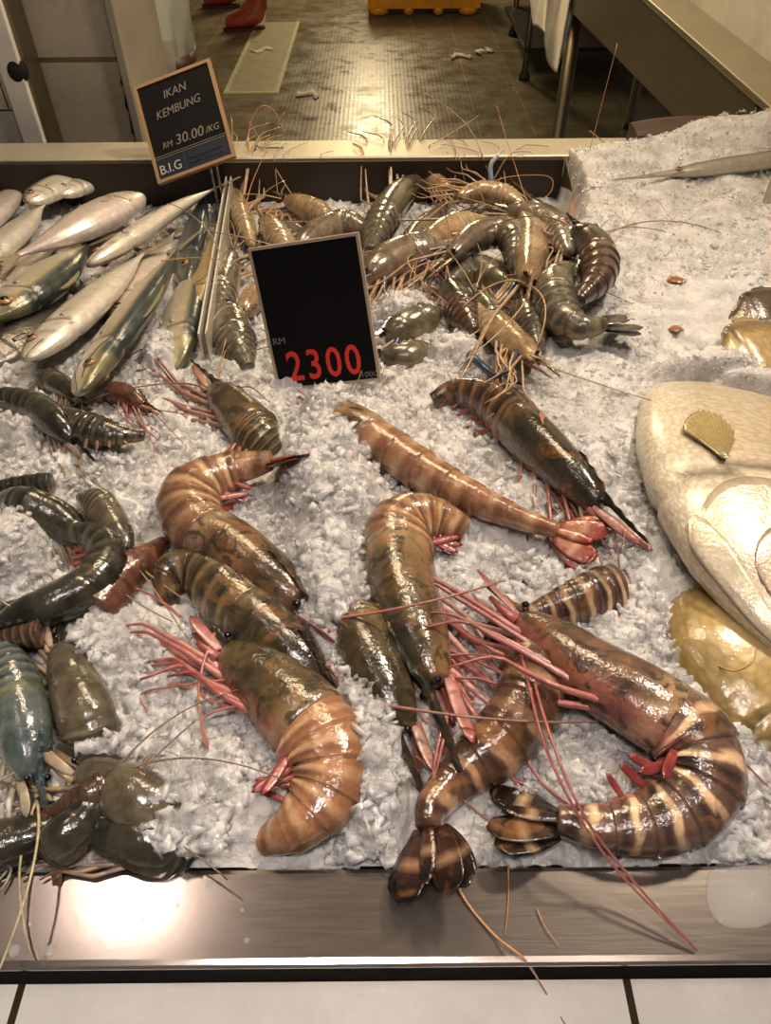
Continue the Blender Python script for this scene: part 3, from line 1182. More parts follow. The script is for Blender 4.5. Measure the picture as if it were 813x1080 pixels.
for z in (.14, .80):
    m = MB()
    m.box(.79, 1.52, 4.63, 5.62, z, z + .02)
    m.build('shelf', plain('rack_metal', (70, 64, 54), .4, .7), st, smooth=False)

# hanging white cloth
cl = MB()
CY = 2.55
pa, pb = ony(556, -20, CY), ony(612, -10, CY)
P, C = [], []
nn = 26
edge = [(0, .0), (.2, .02), (.5, .05), (.8, .02), (1, 0)]
for i in range(18):
    v = i / 17
    row = []
    for j in range(nn):
        u = j / (nn - 1)
        x = pa.x + (pb.x - pa.x) * (u * (1 - .25 * v) + .22 * v)
        ln = .215 * (.62 + .5 * sstep(.15, .6, u) - .35 * sstep(.65, 1, u))
        z = pa.z + .02 - ln * v
        y = CY + .03 * math.sin(u * 13 + v * 2) * (.3 + v) + .015 * math.sin(u * 29 + v * 5)
        row.append(V((x, y, float(z))))
    P.append(row)
b_ = [[p + V((0, .004, 0)) for p in r[::-1]] for r in P]
cl.grid([r + q for r, q in zip(P, b_)], [(.6, .6, .6)] * 18)
o = cl.build('cleaning_cloth', plain('white_cloth', (240, 236, 218), .8), None, org=(pa.x, CY, pa.z - .3))
tag(o, 'crumpled white cloth hanging from the edge of the steel worktable', 'cloth')

# crate
cr = thing('plastic_crate', 'yellow orange plastic crate with knobbly feet on the far tiled floor', 'crate', (.25, 6.3, 0))
M_OR = plain('orange_plastic', (232, 160, 36), .35)
cx0, cx1 = onz(388, 14, .02).x, onz(506, 14, .02).x
yc = onz(440, 18, 0).y
m = MB()
for (q0, q1, w0, w1) in ((cx0, cx1, yc, yc + .025), (cx0, cx1, yc + .475, yc + .5), (cx0, cx0 + .025, yc + .025, yc + .475), (cx1 - .025, cx1, yc + .025, yc + .475)):
    m.box(q0, q1, w0, w1, .05, .36)
m.box(cx0 + .025, cx1 - .025, yc + .025, yc + .475, .05, .075)
m.build('body', M_OR, cr, smooth=False)
m = MB()
for z in (.12, .24, .35):
    m.box(cx0 - .012, cx1 + .012, yc - .012, yc - .0005, z, z + .022)
m.build('rim', M_OR, cr, smooth=False, bevel=.004)
for k in range(4):
    w = .09 if k in (0, 3) else .05
    xk = cx0 + (cx1 - cx0) * (.10 + .265 * k)
    m = MB()
    m.ball((xk, yc + .03, .035), .034, (.5, .5, .5), sx=(w / .034 * .75, 1.2, 1), n=14)
    m.build('foot', M_OR, cr)


# rubber boots
def boot(label, px, py, s=1.0, yaw=0.):
    b = onz(px, py, 0)
    r = thing('rubber_boot', label, 'boot', (b.x, b.y, 0), None)
    M_B = plain('red_rubber', (146, 58, 38), .22, 0, Coat_Weight=.5)
    m = MB()
    cy, sy = math.cos(yaw), math.sin(yaw)

    def X(x, y, z):
        return V((b.x + (x * cy - y * sy) * s, b.y + (x * sy + y * cy) * s, z * s))
    # one surface swept from the toe back to the heel and up the shaft
    rings = [((-.165, 0, .045), (.018, .02), 0), ((-.155, 0, .048), (.034, .034), 0), ((-.12, 0, .054), (.046, .043), 0), ((-.07, 0, .062), (.05, .052), 0), ((-.02, 0, .08), (.05, .070), .35),
             ((.035, 0, .105), (.05, .082), .8), ((.06, 0, .15), (.055, .068), 1.25), ((.062, 0, .21), (.060, .064), 1.57), ((.06, 0, .29), (.066, .070), 1.57), ((.06, 0, .36), (.068, .072), 1.57)]
    P = []
    for (cx, cy_, cz), (w, h), an in rings:
        row = []
        for j in range(18):
            a = 2 * math.pi * j / 18
            oy, oz = w * math.cos(a), h * math.sin(a)
            row.append(X(cx - oz * math.sin(an), oy, max(.022, cz + oz * math.cos(an))))
        P.append(row)
    m.grid(P, [(.5, .5, .5)] * len(P))
    m.build('upper', M_B, r)
    m = MB()
    pol = [X(-.185 + .27 * (1 - math.cos(a)) / 2 * 1.1 if False else -.045 + .14 * math.cos(a), .052 * math.sin(a) * (1 + .15 * math.cos(a)), .011) for a in np.linspace(0, 2 * math.pi, 24, endpoint=False)]
    m.prism(pol, UPZ, .022 * s, (.1, .1, .1))
    m.build('sole', plain('boot_sole', (70, 26, 20), .5), r, smooth=False)
    return r


boot('shiny red rubber boot standing nearest on the wet tiles', 265, 32, 1.0, .18)
boot('red rubber boot half out of sight behind the nearer boot', 240, 8, 1.0, .05)

# tall brown bin with plastic liner
bp = ony(172, 52, 2.5)
bn = thing('waste_bin', 'dark brown bin standing behind the chalk price card', 'bin', (bp.x, 2.5, 0))
m = MB()
P = []
zt = bp.z
for z, w in ((0, .066), (.03, .068), (zt - .05, .083), (zt - .035, .088), (zt, .089), (zt - .004, .080), (.05, .06)):
    P.append([V((bp.x + w * math.copysign(abs(math.cos(a)) ** .5, math.cos(a)), 2.5 + w * math.copysign(abs(math.sin(a)) ** .5, math.sin(a)), z)) for a in np.linspace(0, 2 * math.pi, 32, endpoint=False)])
m.grid(P, [(.5, .5, .5)] * len(P), cap1=True)
m.build('body', plain('brown_bin', (62, 40, 24), .5), bn)
m = MB()
rng = random.Random(4)
P = []
for i in range(14):
    k = i / 13
    row = []
    for j in range(36):
        a = 2 * math.pi * j / 36
        w = .094 + .02 * math.sin(k * 2.4) + .010 * math.sin(a * 5 + k * 4) + .006 * math.sin(a * 11 - k * 7)
        row.append(V((bp.x - .02 + w * math.cos(a), 2.5 + w * math.sin(a), zt - .05 + .4 * k + .012 * math.sin(a * 3 + i) + (-.03 * math.cos(a) if i == 0 else 0))))
    P.append(row)
m.grid(P, [(.5, .5, .5)] * 14, cap0=False, cap1=False)
M_BAG, nt, b = newmat('clear_plastic')
b.inputs['Base Color'].default_value = (*lin((205, 210, 200)), 1)
b.inputs['Roughness'].default_value = .25
b.inputs['Alpha'].default_value = .42
m.build('bin_liner', M_BAG, bn)

# drain cover set in the floor
dc = thing('drain_cover', 'long pale drain cover plate set into the tiled floor', 'drain cover', onz(275, 60, 0))
q = [onz(240, 98, .001), onz(290, 98, .001), onz(312, 24, .001), onz(284, 24, .001)]
xs0, xs1, ys0, ys1 = q[0].x, q[1].x, q[0].y, q[2].y
m = MB()
m.box(xs0, xs1, ys0, ys1, .0005, .006)
m.build('plate', plain('drain_plate', (186, 180, 150), .35, .2), dc, smooth=False)
m = MB()
for x0_, x1_, w0_, w1_ in ((xs0 - .02, xs0, ys0 - .02, ys1), (xs1, xs1 + .02, ys0 - .02, ys1), (xs0, xs1, ys0 - .02, ys0)):
    m.box(x0_, x1_, w0_, w1_, .0005, .009)
m.build('frame', plain('drain_frame', (206, 198, 160), .4, .1), dc, smooth=False)
# scraps of white paper on the floor
for i, (px, py, rot) in enumerate(((276, 54, .3), (326, 100, -.4), (485, 60, .2), (510, 55, .9))):
    c = onz(px, py, .004)
    m = MB()
    rg = random.Random(i)
    P = []
    for k in range(7):
        u = k / 6 - .5
        d = V((math.cos(rot), math.sin(rot), 0)) * (u * .13)
        n_ = V((-math.sin(rot), math.cos(rot), 0))
        w = .018 + .012 * rg.random()
        off = n_ * (.03 * math.sin(u * 7 + i))
        z = .006 + .012 * rg.random()
        P.append([c + d + off + n_ * w + V((0, 0, z)), c + d + off - n_ * w + V((0, 0, z * .6)), c + d + off - n_ * w + V((0, 0, z * .6 - .003)), c + d + off + n_ * w + V((0, 0, z - .003))])
    m.grid(P, [(.6, .6, .6)] * 7)
    o = m.build('paper_scrap', plain('scrap_paper', (216, 210, 190), .7), None, org=(c.x, c.y, 0))
    tag(o, ['white paper scrap lying on the drain cover', 'white paper scrap on wet tiles just in front of the drain cover', 'curved white scrap on the tiles below the orange crate',
            'small white scrap beside the curved one near the dark rack'][i], 'scrap')


# ------------------------------------------------------------------ price cards
def rodr(v):
    v = V(v)
    return Matrix.Rotation(v.length, 3, v.normalized())


def lettering(name, items, O, X, Y, Nn, mat, parent, ext=.0004):
    """items: (text, x, y, size, x-scale, shear, turn)"""
    dg = None
    mb = MB()
    for (s, x, y, size, sx, sh, turn) in items:
        cu = bpy.data.curves.new('lettering', 'FONT')
        cu.body = s
        cu.size = size
        cu.extrude = ext
        cu.shear = sh
        cu.align_x = 'CENTER'
        cu.resolution_u = 3
        cu.offset = .0
        if name == 'price_digits':
            cu.offset = size * .011
        ob = bpy.data.objects.new('lettering', cu)
        COL.objects.link(ob)
        bpy.context.view_layer.update()
        me = bpy.data.meshes.new_from_object(ob.evaluated_get(bpy.context.evaluated_depsgraph_get()))
        b = len(mb.v)
        c, sn = math.cos(turn), math.sin(turn)
        for v in me.vertices:
            u, w = v.co.x * sx, v.co.y
            u, w = c * u - sn * w, sn * u + c * w
            mb.v.append(tuple(O + X * (x + u) + Y * (y + w) + Nn * (.0012 + v.co.z)))
            mb.c.append((.5, .5, .5))
            mb.uv.append((0, 0, 0))
        mb.f += [tuple(b + i for i in p.vertices) for p in me.polygons]
        bpy.data.objects.remove(ob)
        bpy.data.meshes.remove(me)
        bpy.data.curves.remove(cu)
    return mb.build(name, mat, parent, smooth=False)


def card(name, label, O, R, w, h, fw, fcol, board):
    X, Y, Nn = R @ V((1, 0, 0)), R @ V((0, 0, 1)), R @ V((0, -1, 0))
    O = V(O)
    r = thing(name, label, 'price card', O)

    def slab(nm, x0, x1, y0, y1, n0, n1, mat):
        m = MB()
        m.hexa([O + X * x + Y * y + Nn * n for n in (n0, n1) for x, y in ((x0, y0), (x1, y0), (x1, y1), (x0, y1))])
        return m.build(nm, mat, r, smooth=False)
    slab('board', -w / 2 + fw * .5, w / 2 - fw * .5, fw * .5, h - fw * .5, -.003, .0006, board)
    mf = plain('card_edge_%d' % fcol[0], fcol, .5)
    for x0, x1, q0, q1 in ((-w / 2, -w / 2 + fw, 0, h), (w / 2 - fw, w / 2, 0, h), (-w / 2 + fw, w / 2 - fw, h - fw, h), (-w / 2 + fw, w / 2 - fw, 0, fw)):
        slab('edge_strip', x0, x1, q0, q1, -.004, .0022, mf)
    return r, O, X, Y, Nn, slab


M_BLK = plain('card_black', (4, 4, 6), .7, 0, Specular_IOR_Level=.2)
M_BOARD = plain('chalk_board', (7, 6, 6), .8, 0, Specular_IOR_Level=.2)
CHALK = plain('chalk', (116, 109, 96), .8)
RED = plain('digit_red', (222, 50, 34), .45)
s2o = CO + (V((-.05994556, .66208494, .78497725)) - CO) * .885
r2, O2, X2, Y2, N2, slab2 = card('price_card', 'black price card with big red digits 2300 stuck in the ice', s2o, rodr((-.346, -.162, -.1117)), .1018, .1328, .0026, (176, 160, 138), M_BLK)
w = .1035
lettering('price_digits', [(c, (f - .5) * w, 0.009, .0400, .80, 0, 0) for c, f in zip('2300', (.215, .40, .585, .765))], O2, X2, Y2, N2, RED, r2)
lettering('currency_lettering', [('RM', (.115 - .5) * w, .045, .0085, 1.1, 0, 0)], O2, X2, Y2, N2, plain('card_grey', (120, 112, 104), .6), r2)
lettering('unit_lettering', [('100G', (.90 - .5) * w, .0045, .0075, 1.1, 0, 0)], O2, X2, Y2, N2, plain('card_grey', (120, 112, 104), .6), r2)

s1o = (-.25307, 1.04147, .86999)
r1, O1, X1, Y1, N1, slab1 = card('price_card', 'chalk written price card in a tan frame leaning over the back rim', s1o, rodr((-.8224, -.3067, -.0399)), .115, .1425, .0045, (150, 120, 82), M_BOARD)
w = .115
lettering('chalk_lettering', [('IKAN', -.002, .112, .0165, .9, .25, .05), ('KEMBUNG', -.003, .088, .0165, .86, .25, .06)], O1, X1, Y1, N1, CHALK, r1)
lettering('chalk_price', [('RM', -.031, .0445, .012, .9, .25, 0), ('30.00', .002, .0435, .020, .95, .2, 0), ('/KG', .036, .0445, .013, .9, .25, 0)], O1, X1, Y1, N1, CHALK, r1)
slab1('footer_band', -w / 2 + .0045, w / 2 - .0045, .0045, .0325, .0006, .0010, plain('navy_band', (16, 24, 42), .45))
for y in (.0325, .0355):
    slab1('footer_line', -w / 2 + .0045, w / 2 - .0045, y, y + .0009, .0010, .0014, CHALK)
lettering('brand_lettering', [('B.I.G', -.034, .0105, .0185, .9, 0, 0)], O1, X1, Y1, N1, plain('brand_white', (170, 165, 152), .6), r1)
m = MB()
for k in range(2):
    pts = [O1 + X1 * (-.006 + .05 * i / 40) + Y1 * (.0205 - .007 * k + .0018 * math.sin(i * 1.9 + k) + .0008 * math.sin(i * .7)) + N1 * .0016 for i in range(41)]
    m.tube(pts, .00045, (.2, .2, .3), n=4)
m.build('footer_scribble', plain('dim_blue', (44, 60, 88), .6), r1)
m = MB()
slab1('divider_bar', -.0125, -.0117, .0075, .0295, .0010, .0014, plain('dim_blue', (44, 60, 88), .6))
for s in (-.006, .006):
    m = MB()
    b0 = O1 + X1 * (.022 + s * .7) + Y1 * .004 - N1 * .0065
    m.tube([b0 + Y1 * .04, b0, b0 + V((.004, -.01, -.03)), b0 + V((.006, -.02, -.075))], .0018, (.5, .5, .5), n=8)
    m.build('stake', M_STEEL, r1)
# ================================================================== seafood
LIMBP = ((208, 118, 104), (164, 46, 44))
PAL['p3'] = [lin(c) for c in [(174, 126, 90), (110, 70, 50), (214, 178, 138), (98, 82, 54), (54, 46, 34), (182, 110, 100), (126, 42, 42), (170, 110, 70), (140, 50, 40)]]
PAL['p6'] = [lin(c) for c in [(160, 118, 84), (100, 68, 52), (200, 164, 122), (130, 100, 66), (50, 50, 40), (182, 110, 100), (124, 42, 42), (150, 96, 62), (150, 40, 34)]]
PAL['p9'] = [lin(c) for c in [(114, 82, 62), (62, 44, 36), (196, 154, 118), (118, 78, 50), (60, 38, 32), (186, 96, 88), (140, 40, 40), (70, 42, 32), (24, 18, 17)]]

prawn('big brown tiger prawn curled in a hook, its tail under the red numbered card', [(286, 486, .006), (240, 497), (202, 522), (212, 560), (252, 592), (318, 640)], .0262,
      side=-1, roll=(22, 112), pal='brown', car=.43, legs=10, legl=.7, ros=.45, nant=1, fan=True, fanroll=30, seed=2, dz=.016)
prawn('dark olive banded tiger prawn wedged between the hook shaped one and the red legged one', [(178, 640, -.012), (180, 606), (212, 606), (256, 648), (336, 722, -.002)], .0245,
      side=1, roll=62, pal='olive', car=.42, legs=6, legl=.6, ros=.3, nant=1, fan=False, seed=3, dz=.010, scale_=False)
prawn('tiger prawn with spread red legs and orange curled abdomen near the front rim', [(278, 888, -.012), (314, 868), (344, 830), (341, 786), (302, 740), (238, 688)], .0245,
      side=-1, roll=2, pal='p3', bandk=.65, car=.48, legs=10, legl=.85, lspread=.5, ros=.3, nant=0, fan=False, seed=5, dz=.014, swim=5,
      ant=[[(226, 668, .02), (212, 710, .02), (210, 750, .015), (224, 800, .01)], [(285, 715, .02), (250, 716, .02), (200, 722, .016), (150, 731, .008), (156, 752, .004)], [(190, 650, .02), (160, 628, .012), (108, 606, .01)],
           [(300, 735, .02), (222, 752, .016), (214, 775, .012), (228, 808, .008)]])
prawn('long pale banded tiger prawn lying straight with red tail fan towards the snapper', [(588, 560), (545, 546), (485, 520), (428, 487), (378, 453, -.004), (330, 430, -.012)], .0215,
      side=1, roll=66, pal='pale', car=.30, legs=0, ros=.2, nant=0, fan=True, fanroll=8, fanw=.62, seed=7, dz=.014)
P5 = prawn('dark red brown tiger prawn lying above the long pale banded one', [(456, 422, -.008), (482, 412), (522, 426), (560, 462), (600, 502), (632, 534)], .0205,
      side=1, roll=48, pal='dark', car=.52, legs=10, legl=.7, ros=.4, nant=2, fan=False, seed=8, dz=.014, antl=.05)
prawn('blotchy orange and dark green tiger prawn heading down from under the long pale one', [(492, 556, -.006), (455, 546, -.002), (424, 558), (424, 606), (440, 662), (462, 722)], .0250,
      side=-1, roll=30, pal='p6', car=.60, legs=10, legl=.85, ros=.5, nant=2, fan=False, seed=11, dz=.018, antl=.08)
prawn('dark tiger prawn half sunk in ice below the blotchy orange one', [(378, 640, -.006), (384, 668), (402, 712), (428, 772)], .0215,
      side=-1, roll=36, pal='olive', car=.75, legs=6, legl=.9, ros=.5, nant=1, fan=False, seed=12, dz=.008, antl=.08)
prawn('large tiger prawn curled round its red legs by the front rim, dark spotted tail', [(588, 864), (640, 872), (700, 862), (738, 826), (728, 778), (680, 744), (620, 708), (548, 654)], .0240,
      side=-1, roll=-14, pal='striped', car=.46, legs=10, bandw=.10, legl=.80, lspread=.8, ros=.35, nant=0, fan=True, fanroll=60, fanw=.7, seed=14, dz=.016,
      ant=[[(545, 672, .02), (552, 700, .03), (580, 800, .045), (640, 905, .03), (735, 1003, 'rim')], [(556, 690, .02), (575, 760, .045), (610, 850, .05), (660, 920, .025), (733, 1001, 'rim')],
           [(560, 700, .02), (500, 690, .02), (440, 695, .02)], [(600, 690, .02), (700, 730, .012), (760, 780, .01), (812, 832, .006)]])
prawn('banded tiger prawn under the blotchy one with its dark tail fan over the steel rim', [(452, 872, .012), (456, 850, .008), (486, 818), (526, 786), (558, 742), (566, 700, -.01)], .0240,
      side=1, roll=55, pal='p9', legs=4, swim=4, fan=True, fanroll=10, fanw=.55, seed=15, dz=.010, head=False)
prawn('short banded prawn abdomen with spotted dark tail sticking out of ice by the red legs', [(548, 652), (578, 644), (612, 634), (648, 622, -.008)], .0180,
      side=1, roll=58, pal='striped', legs=0, fan=True, fanroll=10, fanw=.6, seed=16, dz=.008, head=False)
prawn('brown prawn head with raised legs on the ice just below the red numbered card', [(292, 476, -.012), (272, 458), (250, 436), (224, 410)], .0205,
      side=-1, roll=22, pal='olive', car=.74, legs=10, legl=1.0, ros=.75, nant=0, fan=False, seed=17, dz=.012, limbs=((150, 108, 84), (130, 60, 44)),
      ant=[[(226, 412, .012), (190, 404, .014), (130, 411, .012), (62, 432, .01)], [(232, 416, .012), (262, 408, .016), (284, 424, .012)]])
prawn('reddish brown prawn abdomen tucked behind the hook shaped prawn on the dark prawn side', [(172, 574, -.006), (148, 594), (120, 618), (94, 650)], .0225,
      side=1, roll=55, pal='rust', legs=0, fan=False, seed=18, dz=.006, head=False, bandk=.5)

# flap of the dark red brown prawn that stands up beside its carapace
m = MB()
q0, q1 = at(594, 482, .022), at(571, 434, .030)
m.leaf(q0, q1 - q0, V((.6, -.5, .6)), (q1 - q0).length, .016, .003, lin((150, 96, 76)), lin((176, 116, 96)))
m.build('shell_flap', M_LIMB, P5, org=P5['_o'])
# ---- dark prawns heaped on the left of the tray
GB = 'dark prawns heaped beside the front corner'


def dark(label, pts, r, **k):
    r *= .88
    kw = dict(side=1, roll=25, pal='black', legs=8, swim=4, nant=2, antl=.09, group=GB, name='black_prawn', dz=.012, fan=False, mat=M_DARK)
    kw.update(k)
    return prawn(label, pts, r, **kw)


dark('dark grey prawn abdomen topmost of the dark prawns, just below the mackerel', [(-34, 424), (2, 420), (34, 430), (58, 446), (76, 466, -.008)], .0165, roll=50, seed=21, dz=.018)
dark('dark prawn stretched level with thin pale legs below the lowest mackerel head', [(152, 460, -.004), (120, 458), (84, 450), (44, 436)], .0165, side=-1, roll=10, seed=22, dz=.014, legl=.8, car=.5)
dark('small hairy brown prawn head on the ice beside the lowest mackerel head', [(112, 412, -.008), (132, 416), (152, 428)], .0115, pal='rust', seed=23, car=.7, legl=1.2, legs=10)
dark('dark prawn head close under the lowest mackerel nose', [(38, 396, -.006), (60, 404), (82, 420)], .0125, seed=24, car=.6, ros=.2)
dark('thin dark prawn tail poking level out of the ice above the curled black prawn', [(-30, 520), (10, 514), (54, 511)], .0105, side=1, roll=60, seed=25, head=False, legs=0, dz=.010)
dark('black prawn body sloping down to the curled black prawn', [(-6, 528, -.006), (28, 536), (60, 550), (88, 572)], .0175, roll=40, seed=26, dz=.012)
dark('black prawn curled round in a half ring beside the reddish brown abdomen', [(66, 560, -.004), (98, 566), (112, 588), (94, 616), (58, 636), (0, 656)], .0185, side=1, roll=35, seed=27, dz=.022, legl=.6, nant=2,
     limbs=((160, 110, 84), (130, 60, 44)))
dark('beige faced dark prawn pointing down at the tail of the reddish abdomen', [(84, 524, -.006), (104, 534), (118, 554), (134, 582)], .0150, side=1, roll=40, pal='green', seed=28, dz=.016, car=.6)
dark('brownish black prawn lying level under the half ring prawn', [(104, 648, -.004), (62, 652), (20, 660), (-24, 668)], .0195, side=-1, roll=40, pal='dark', seed=29, dz=.008, bandk=.2)
dark('small brown prawn tail lying above the bluish prawn', [(-20, 676), (10, 672), (44, 668)], .0095, side=1, roll=60, pal='dark', seed=30, head=False, legs=0, dz=.02)
dark('bluish prawn with yellow green back hanging head down at the picture edge', [(-4, 674), (10, 716), (22, 766), (34, 822)], .0205, side=1, roll=45, pal='blue', seed=31, dz=.014, car=.5, ros=.4)
dark('grey brown prawn pointing up with pale legs, right beside the bluish one', [(108, 812, -.026), (93, 766), (78, 726), (62, 682)], .0195, side=-1, roll=30, pal='green', seed=32, dz=.010, car=.66, legs=10)
dark('olive prawn with a shiny carapace nearest the red legged tiger prawn', [(200, 880, -.026), (158, 854), (120, 832), (84, 812)], .0195, side=-1, roll=30, seed=33, dz=.014, pal='green', car=.66, legs=10, lspread=1.5)
dark('black prawn lying along the steel rim below the olive carapace', [(216, 902, -.026), (168, 893), (122, 882), (84, 868)], .0170, side=-1, roll=40, seed=34, dz=.010, car=.66, legs=10)
dark('dark brown prawn with an oval tail fan resting at the very corner of the heap', [(52, 858), (80, 848), (104, 838), (128, 826, -.006)], .0140, side=1, roll=60, seed=35, head=False, legs=0, fan=True, fanroll=10, fanw=.5, dz=.018, pal='dark', bandk=.2)
dark('thick brown black prawn against the steel rim at the picture corner', [(-60, 902), (-6, 892), (40, 880), (74, 866)], .0180, side=-1, roll=50, seed=36, dz=.010, car=.8, legs=10)
dark('black prawn slanting up between the two prawns along the rim', [(48, 900, -.006), (70, 884), (90, 864), (106, 838)], .0140, side=1, roll=40, seed=37, dz=.018, car=.8, legs=10)

# ---- mackerel
fish('plump pinkish white mackerel lying on top, its head beside the tan framed card', [(148, 207), (118, 222), (72, 246), (18, 270, -.006)], .064, side=-1, roll=-4, pal='pink', dz=.040, eyev=.1, thick=.55, eye=False)
fish('slim pale mackerel with its tail pointing at the steel divider', [(94, 280), (134, 254), (182, 222), (226, 199)], .048, side=1, roll=-25, pal='silver', dz=.040)
fish('mackerel with a yellow stripe and round eye at the picture edge', [(-14, 338), (18, 318), (54, 291), (92, 258, -.004)], .066, side=-1, roll=6, pal='mackerel', dz=.028)
fish('pale slack jawed mackerel between the yellow striped one and the dark backed one', [(28, 380), (62, 350), (108, 308), (150, 268)], .052, side=1, roll=-12, pal='silver', dz=.028)
fish('dark green backed mackerel lowest on the heap, nose down over the prawns', [(84, 415), (104, 382), (144, 326), (186, 264)], .052, side=-1, roll=28, pal='mackerel', dz=.030)
fish('ice dusted mackerel beside the steel divider', [(182, 392, -.012), (188, 355, -.004), (196, 318), (204, 282)], .048, side=-1, roll=18, pal='mackerel', dz=.010, eye=False)
fish('blue backed mackerel under the tail of the slim pale one', [(196, 300), (200, 270), (207, 236), (216, 204)], .050, side=-1, roll=42, pal='blue', dz=.014)
fish('small yellow cheeked mackerel head at the back beside the bin wall', [(30, 214), (50, 202), (80, 187), (112, 176)], .046, side=1, roll=10, pal='silver', dz=.034)
fish('mackerel head peeping out behind the plump pinkish one', [(64, 206), (84, 195), (116, 182), (146, 172)], .044, side=1, roll=10, pal='silver', dz=.030)
fish('mackerel tail end lying under the plump one at the picture edge', [(-34, 290), (-4, 264), (24, 238), (46, 216)], .050, side=1, roll=-8, pal='silver', dz=.026)
fish('grey sided mackerel half out of the picture at the back of the heap', [(-36, 250), (-8, 226), (14, 204), (34, 188)], .046, side=1, roll=5, pal='pink', dz=.018)
fish('dark faced mackerel sunk under the yellow striped one', [(-22, 388), (10, 368), (48, 346), (90, 316)], .048, side=1, roll=20, pal='black', dz=.008)
fish('yellowish mackerel below the tan framed card', [(170, 207), (190, 197), (214, 186), (238, 178)], .040, side=1, roll=5, pal='gold', dz=.012)
fish('narrow yellow bellied fish squeezed against the steel divider', [(200, 332), (213, 292), (223, 258), (229, 238)], .032, side=1, roll=-15, pal='gold', dz=.016, name='small_fish', fins=False)
fish('mackerel with only its pink flank showing under the slim pale one', [(126, 342), (148, 304), (164, 276), (182, 246)], .048, side=1, roll=0, pal='pink', dz=.012)
fish('grey mackerel under the plump one, touching the yellow striped one', [(-30, 322), (2, 296), (34, 270), (66, 246)], .046, side=1, roll=5, pal='mackerel', dz=.012)

# ---- whole fish on the right
SNP = ([0, .03, .08, .16, .28, .42, .6, .78, .9, .97, 1], [.16, .36, .56, .80, .97, 1.0, .92, .66, .34, .20, .2])
fish('big pale snapper lying on the ice with its gill cover towards us', [(884, 716, .004), (838, 618, .010), (792, 512, .004), (762, 440, -.026), (742, 380, -.075)], .158, side=-1, roll=-4, pal='snapper', group=None, name='snapper', mat=M_SCALE,
     prof=SNP, thick=.36, dz=.014, scl=.0042, eyer=.07, pect=True, fins=False, gillu=.30, eyev=.5, mouth=True, pw=1.25,
     plates=((.05, .285, -.86, .60, 1.04, .09, (196, 182, 160)), (.08, .20, -.55, .5, 1.065, .08, (182, 164, 142)), (.02, .22, -.95, -.62, 1.06, .05, (210, 198, 174))))
fish('yellow scaled fish mostly hidden under the big pale snapper', [(880, 800), (820, 728), (770, 668), (730, 608, -.01)], .100, side=1, roll=0, pal='yellow', group=None, name='yellow_fish', mat=M_SCALE, prof=SNP, thick=.4, dz=-.002, scl=.0062,
     fins=False, pect=False)
fish('gold scaled fish breaking through the ice behind the snapper', [(742, 392, -.016), (772, 384), (820, 378), (890, 372)], .090, side=1, roll=14, pal='gold', group=None, name='gold_fish', mat=M_SCALE, prof=SNP, thick=.4, dz=.002, scl=.0055,
     eye=False, mouth=False, pect=False)
fish('dark finned fish just behind the gold scaled one, nearly under ice', [(760, 336, -.012), (784, 333), (826, 328), (890, 322)], .060, side=1, roll=14, pal='dk', group=None, name='dark_fish', prof=SNP, thick=.4, dz=-.002, eye=False, mouth=False, pect=False)
fish('slender needle nosed silver fish lying across the top of the ice heap', [(646, 190, .004), (690, 185), (760, 176), (840, 164), (930, 150)], .025, side=1, roll=20, pal='gar', group=None, name='needlefish', thick=.7, dz=.010,
     prof=([0, .08, .2, .3, .42, .6, .78, .9, .97, 1], [.06, .14, .34, .8, 1.0, 1.0, .8, .5, .25, .2]), fins=False, eyer=.16, eyex=.24, pect=False)

# ---- river prawns at the back
GR = 'river prawns heaped behind the red numbered card'


def river(label, pts, r, **k):
    r *= 1.2
    kw = dict(side=1, roll=28, pal='grey', legs=10, swim=0, nant=3, antl=.16, group=GR, name='river_prawn', dz=.020, car=.58, claws=1, ros=.55, mat=M_GREY, fan=False, legl=.95, bandk=.35, scale_=False, squash=.86)
    kw.update(k)
    return prawn(label, pts, r, **kw)


river('narrow translucent prawn standing on end beside the steel divider', [(266, 260), (257, 234), (249, 202)], .0125, pal='sand', seed=41, claws=1)
river('amber headed prawn at the very back, alone before the bin wall', [(350, 234), (330, 223), (302, 212)], .0150, pal='sand', seed=42, side=-1, roll=50, claws=1)
river('beige prawn peeping over the top corner of the card', [(308, 276), (294, 252), (281, 232)], .0165, pal='sand', seed=143, claws=1, nant=1)
river('pale grey prawn lying along the top edge of the card', [(392, 246), (364, 238), (338, 246), (316, 262)], .0170, seed=44, side=-1, roll=50, claws=1)
river('large shiny green grey prawn leaning up over the middle of the heap', [(390, 264), (402, 234), (420, 206), (442, 190)], .0195, pal='green', seed=45, dz=.03, side=-1, nant=1, claws=0)
river('pinkish brown prawn right against the side of the card', [(474, 262), (446, 266), (416, 276), (388, 292)], .0215, pal='grey', seed=46, side=-1, dz=.026)
river('small pale headed prawn next to the back rim', [(432, 182), (452, 190), (474, 199)], .0120, pal='sand', seed=47, dz=.03, nant=1, claws=0)
river('pale prawn belly up with fringed orange legs by the back rim', [(552, 216), (528, 206), (506, 202), (484, 208)], .0140, pal='sand', seed=48, roll=-30, side=1, dz=.034, legs=10, legl=.8, nant=1, claws=0)
river('pinkish prawn under the fringed orange legs', [(512, 232), (488, 238), (464, 250), (446, 264)], .0165, pal='sand', seed=49, side=-1, dz=.03)
river('grey arched prawn topmost in the middle of the heap', [(544, 286), (547, 258), (526, 244), (498, 252), (476, 270)], .0185, pal='grey', seed=50, side=1, dz=.036, nant=3, roll=20)
river('shiny eyed prawn head between the back rim and the arched prawn', [(580, 236), (560, 227), (536, 222)], .0140, pal='grey', seed=51, side=-1, dz=.034, nant=1, claws=0)
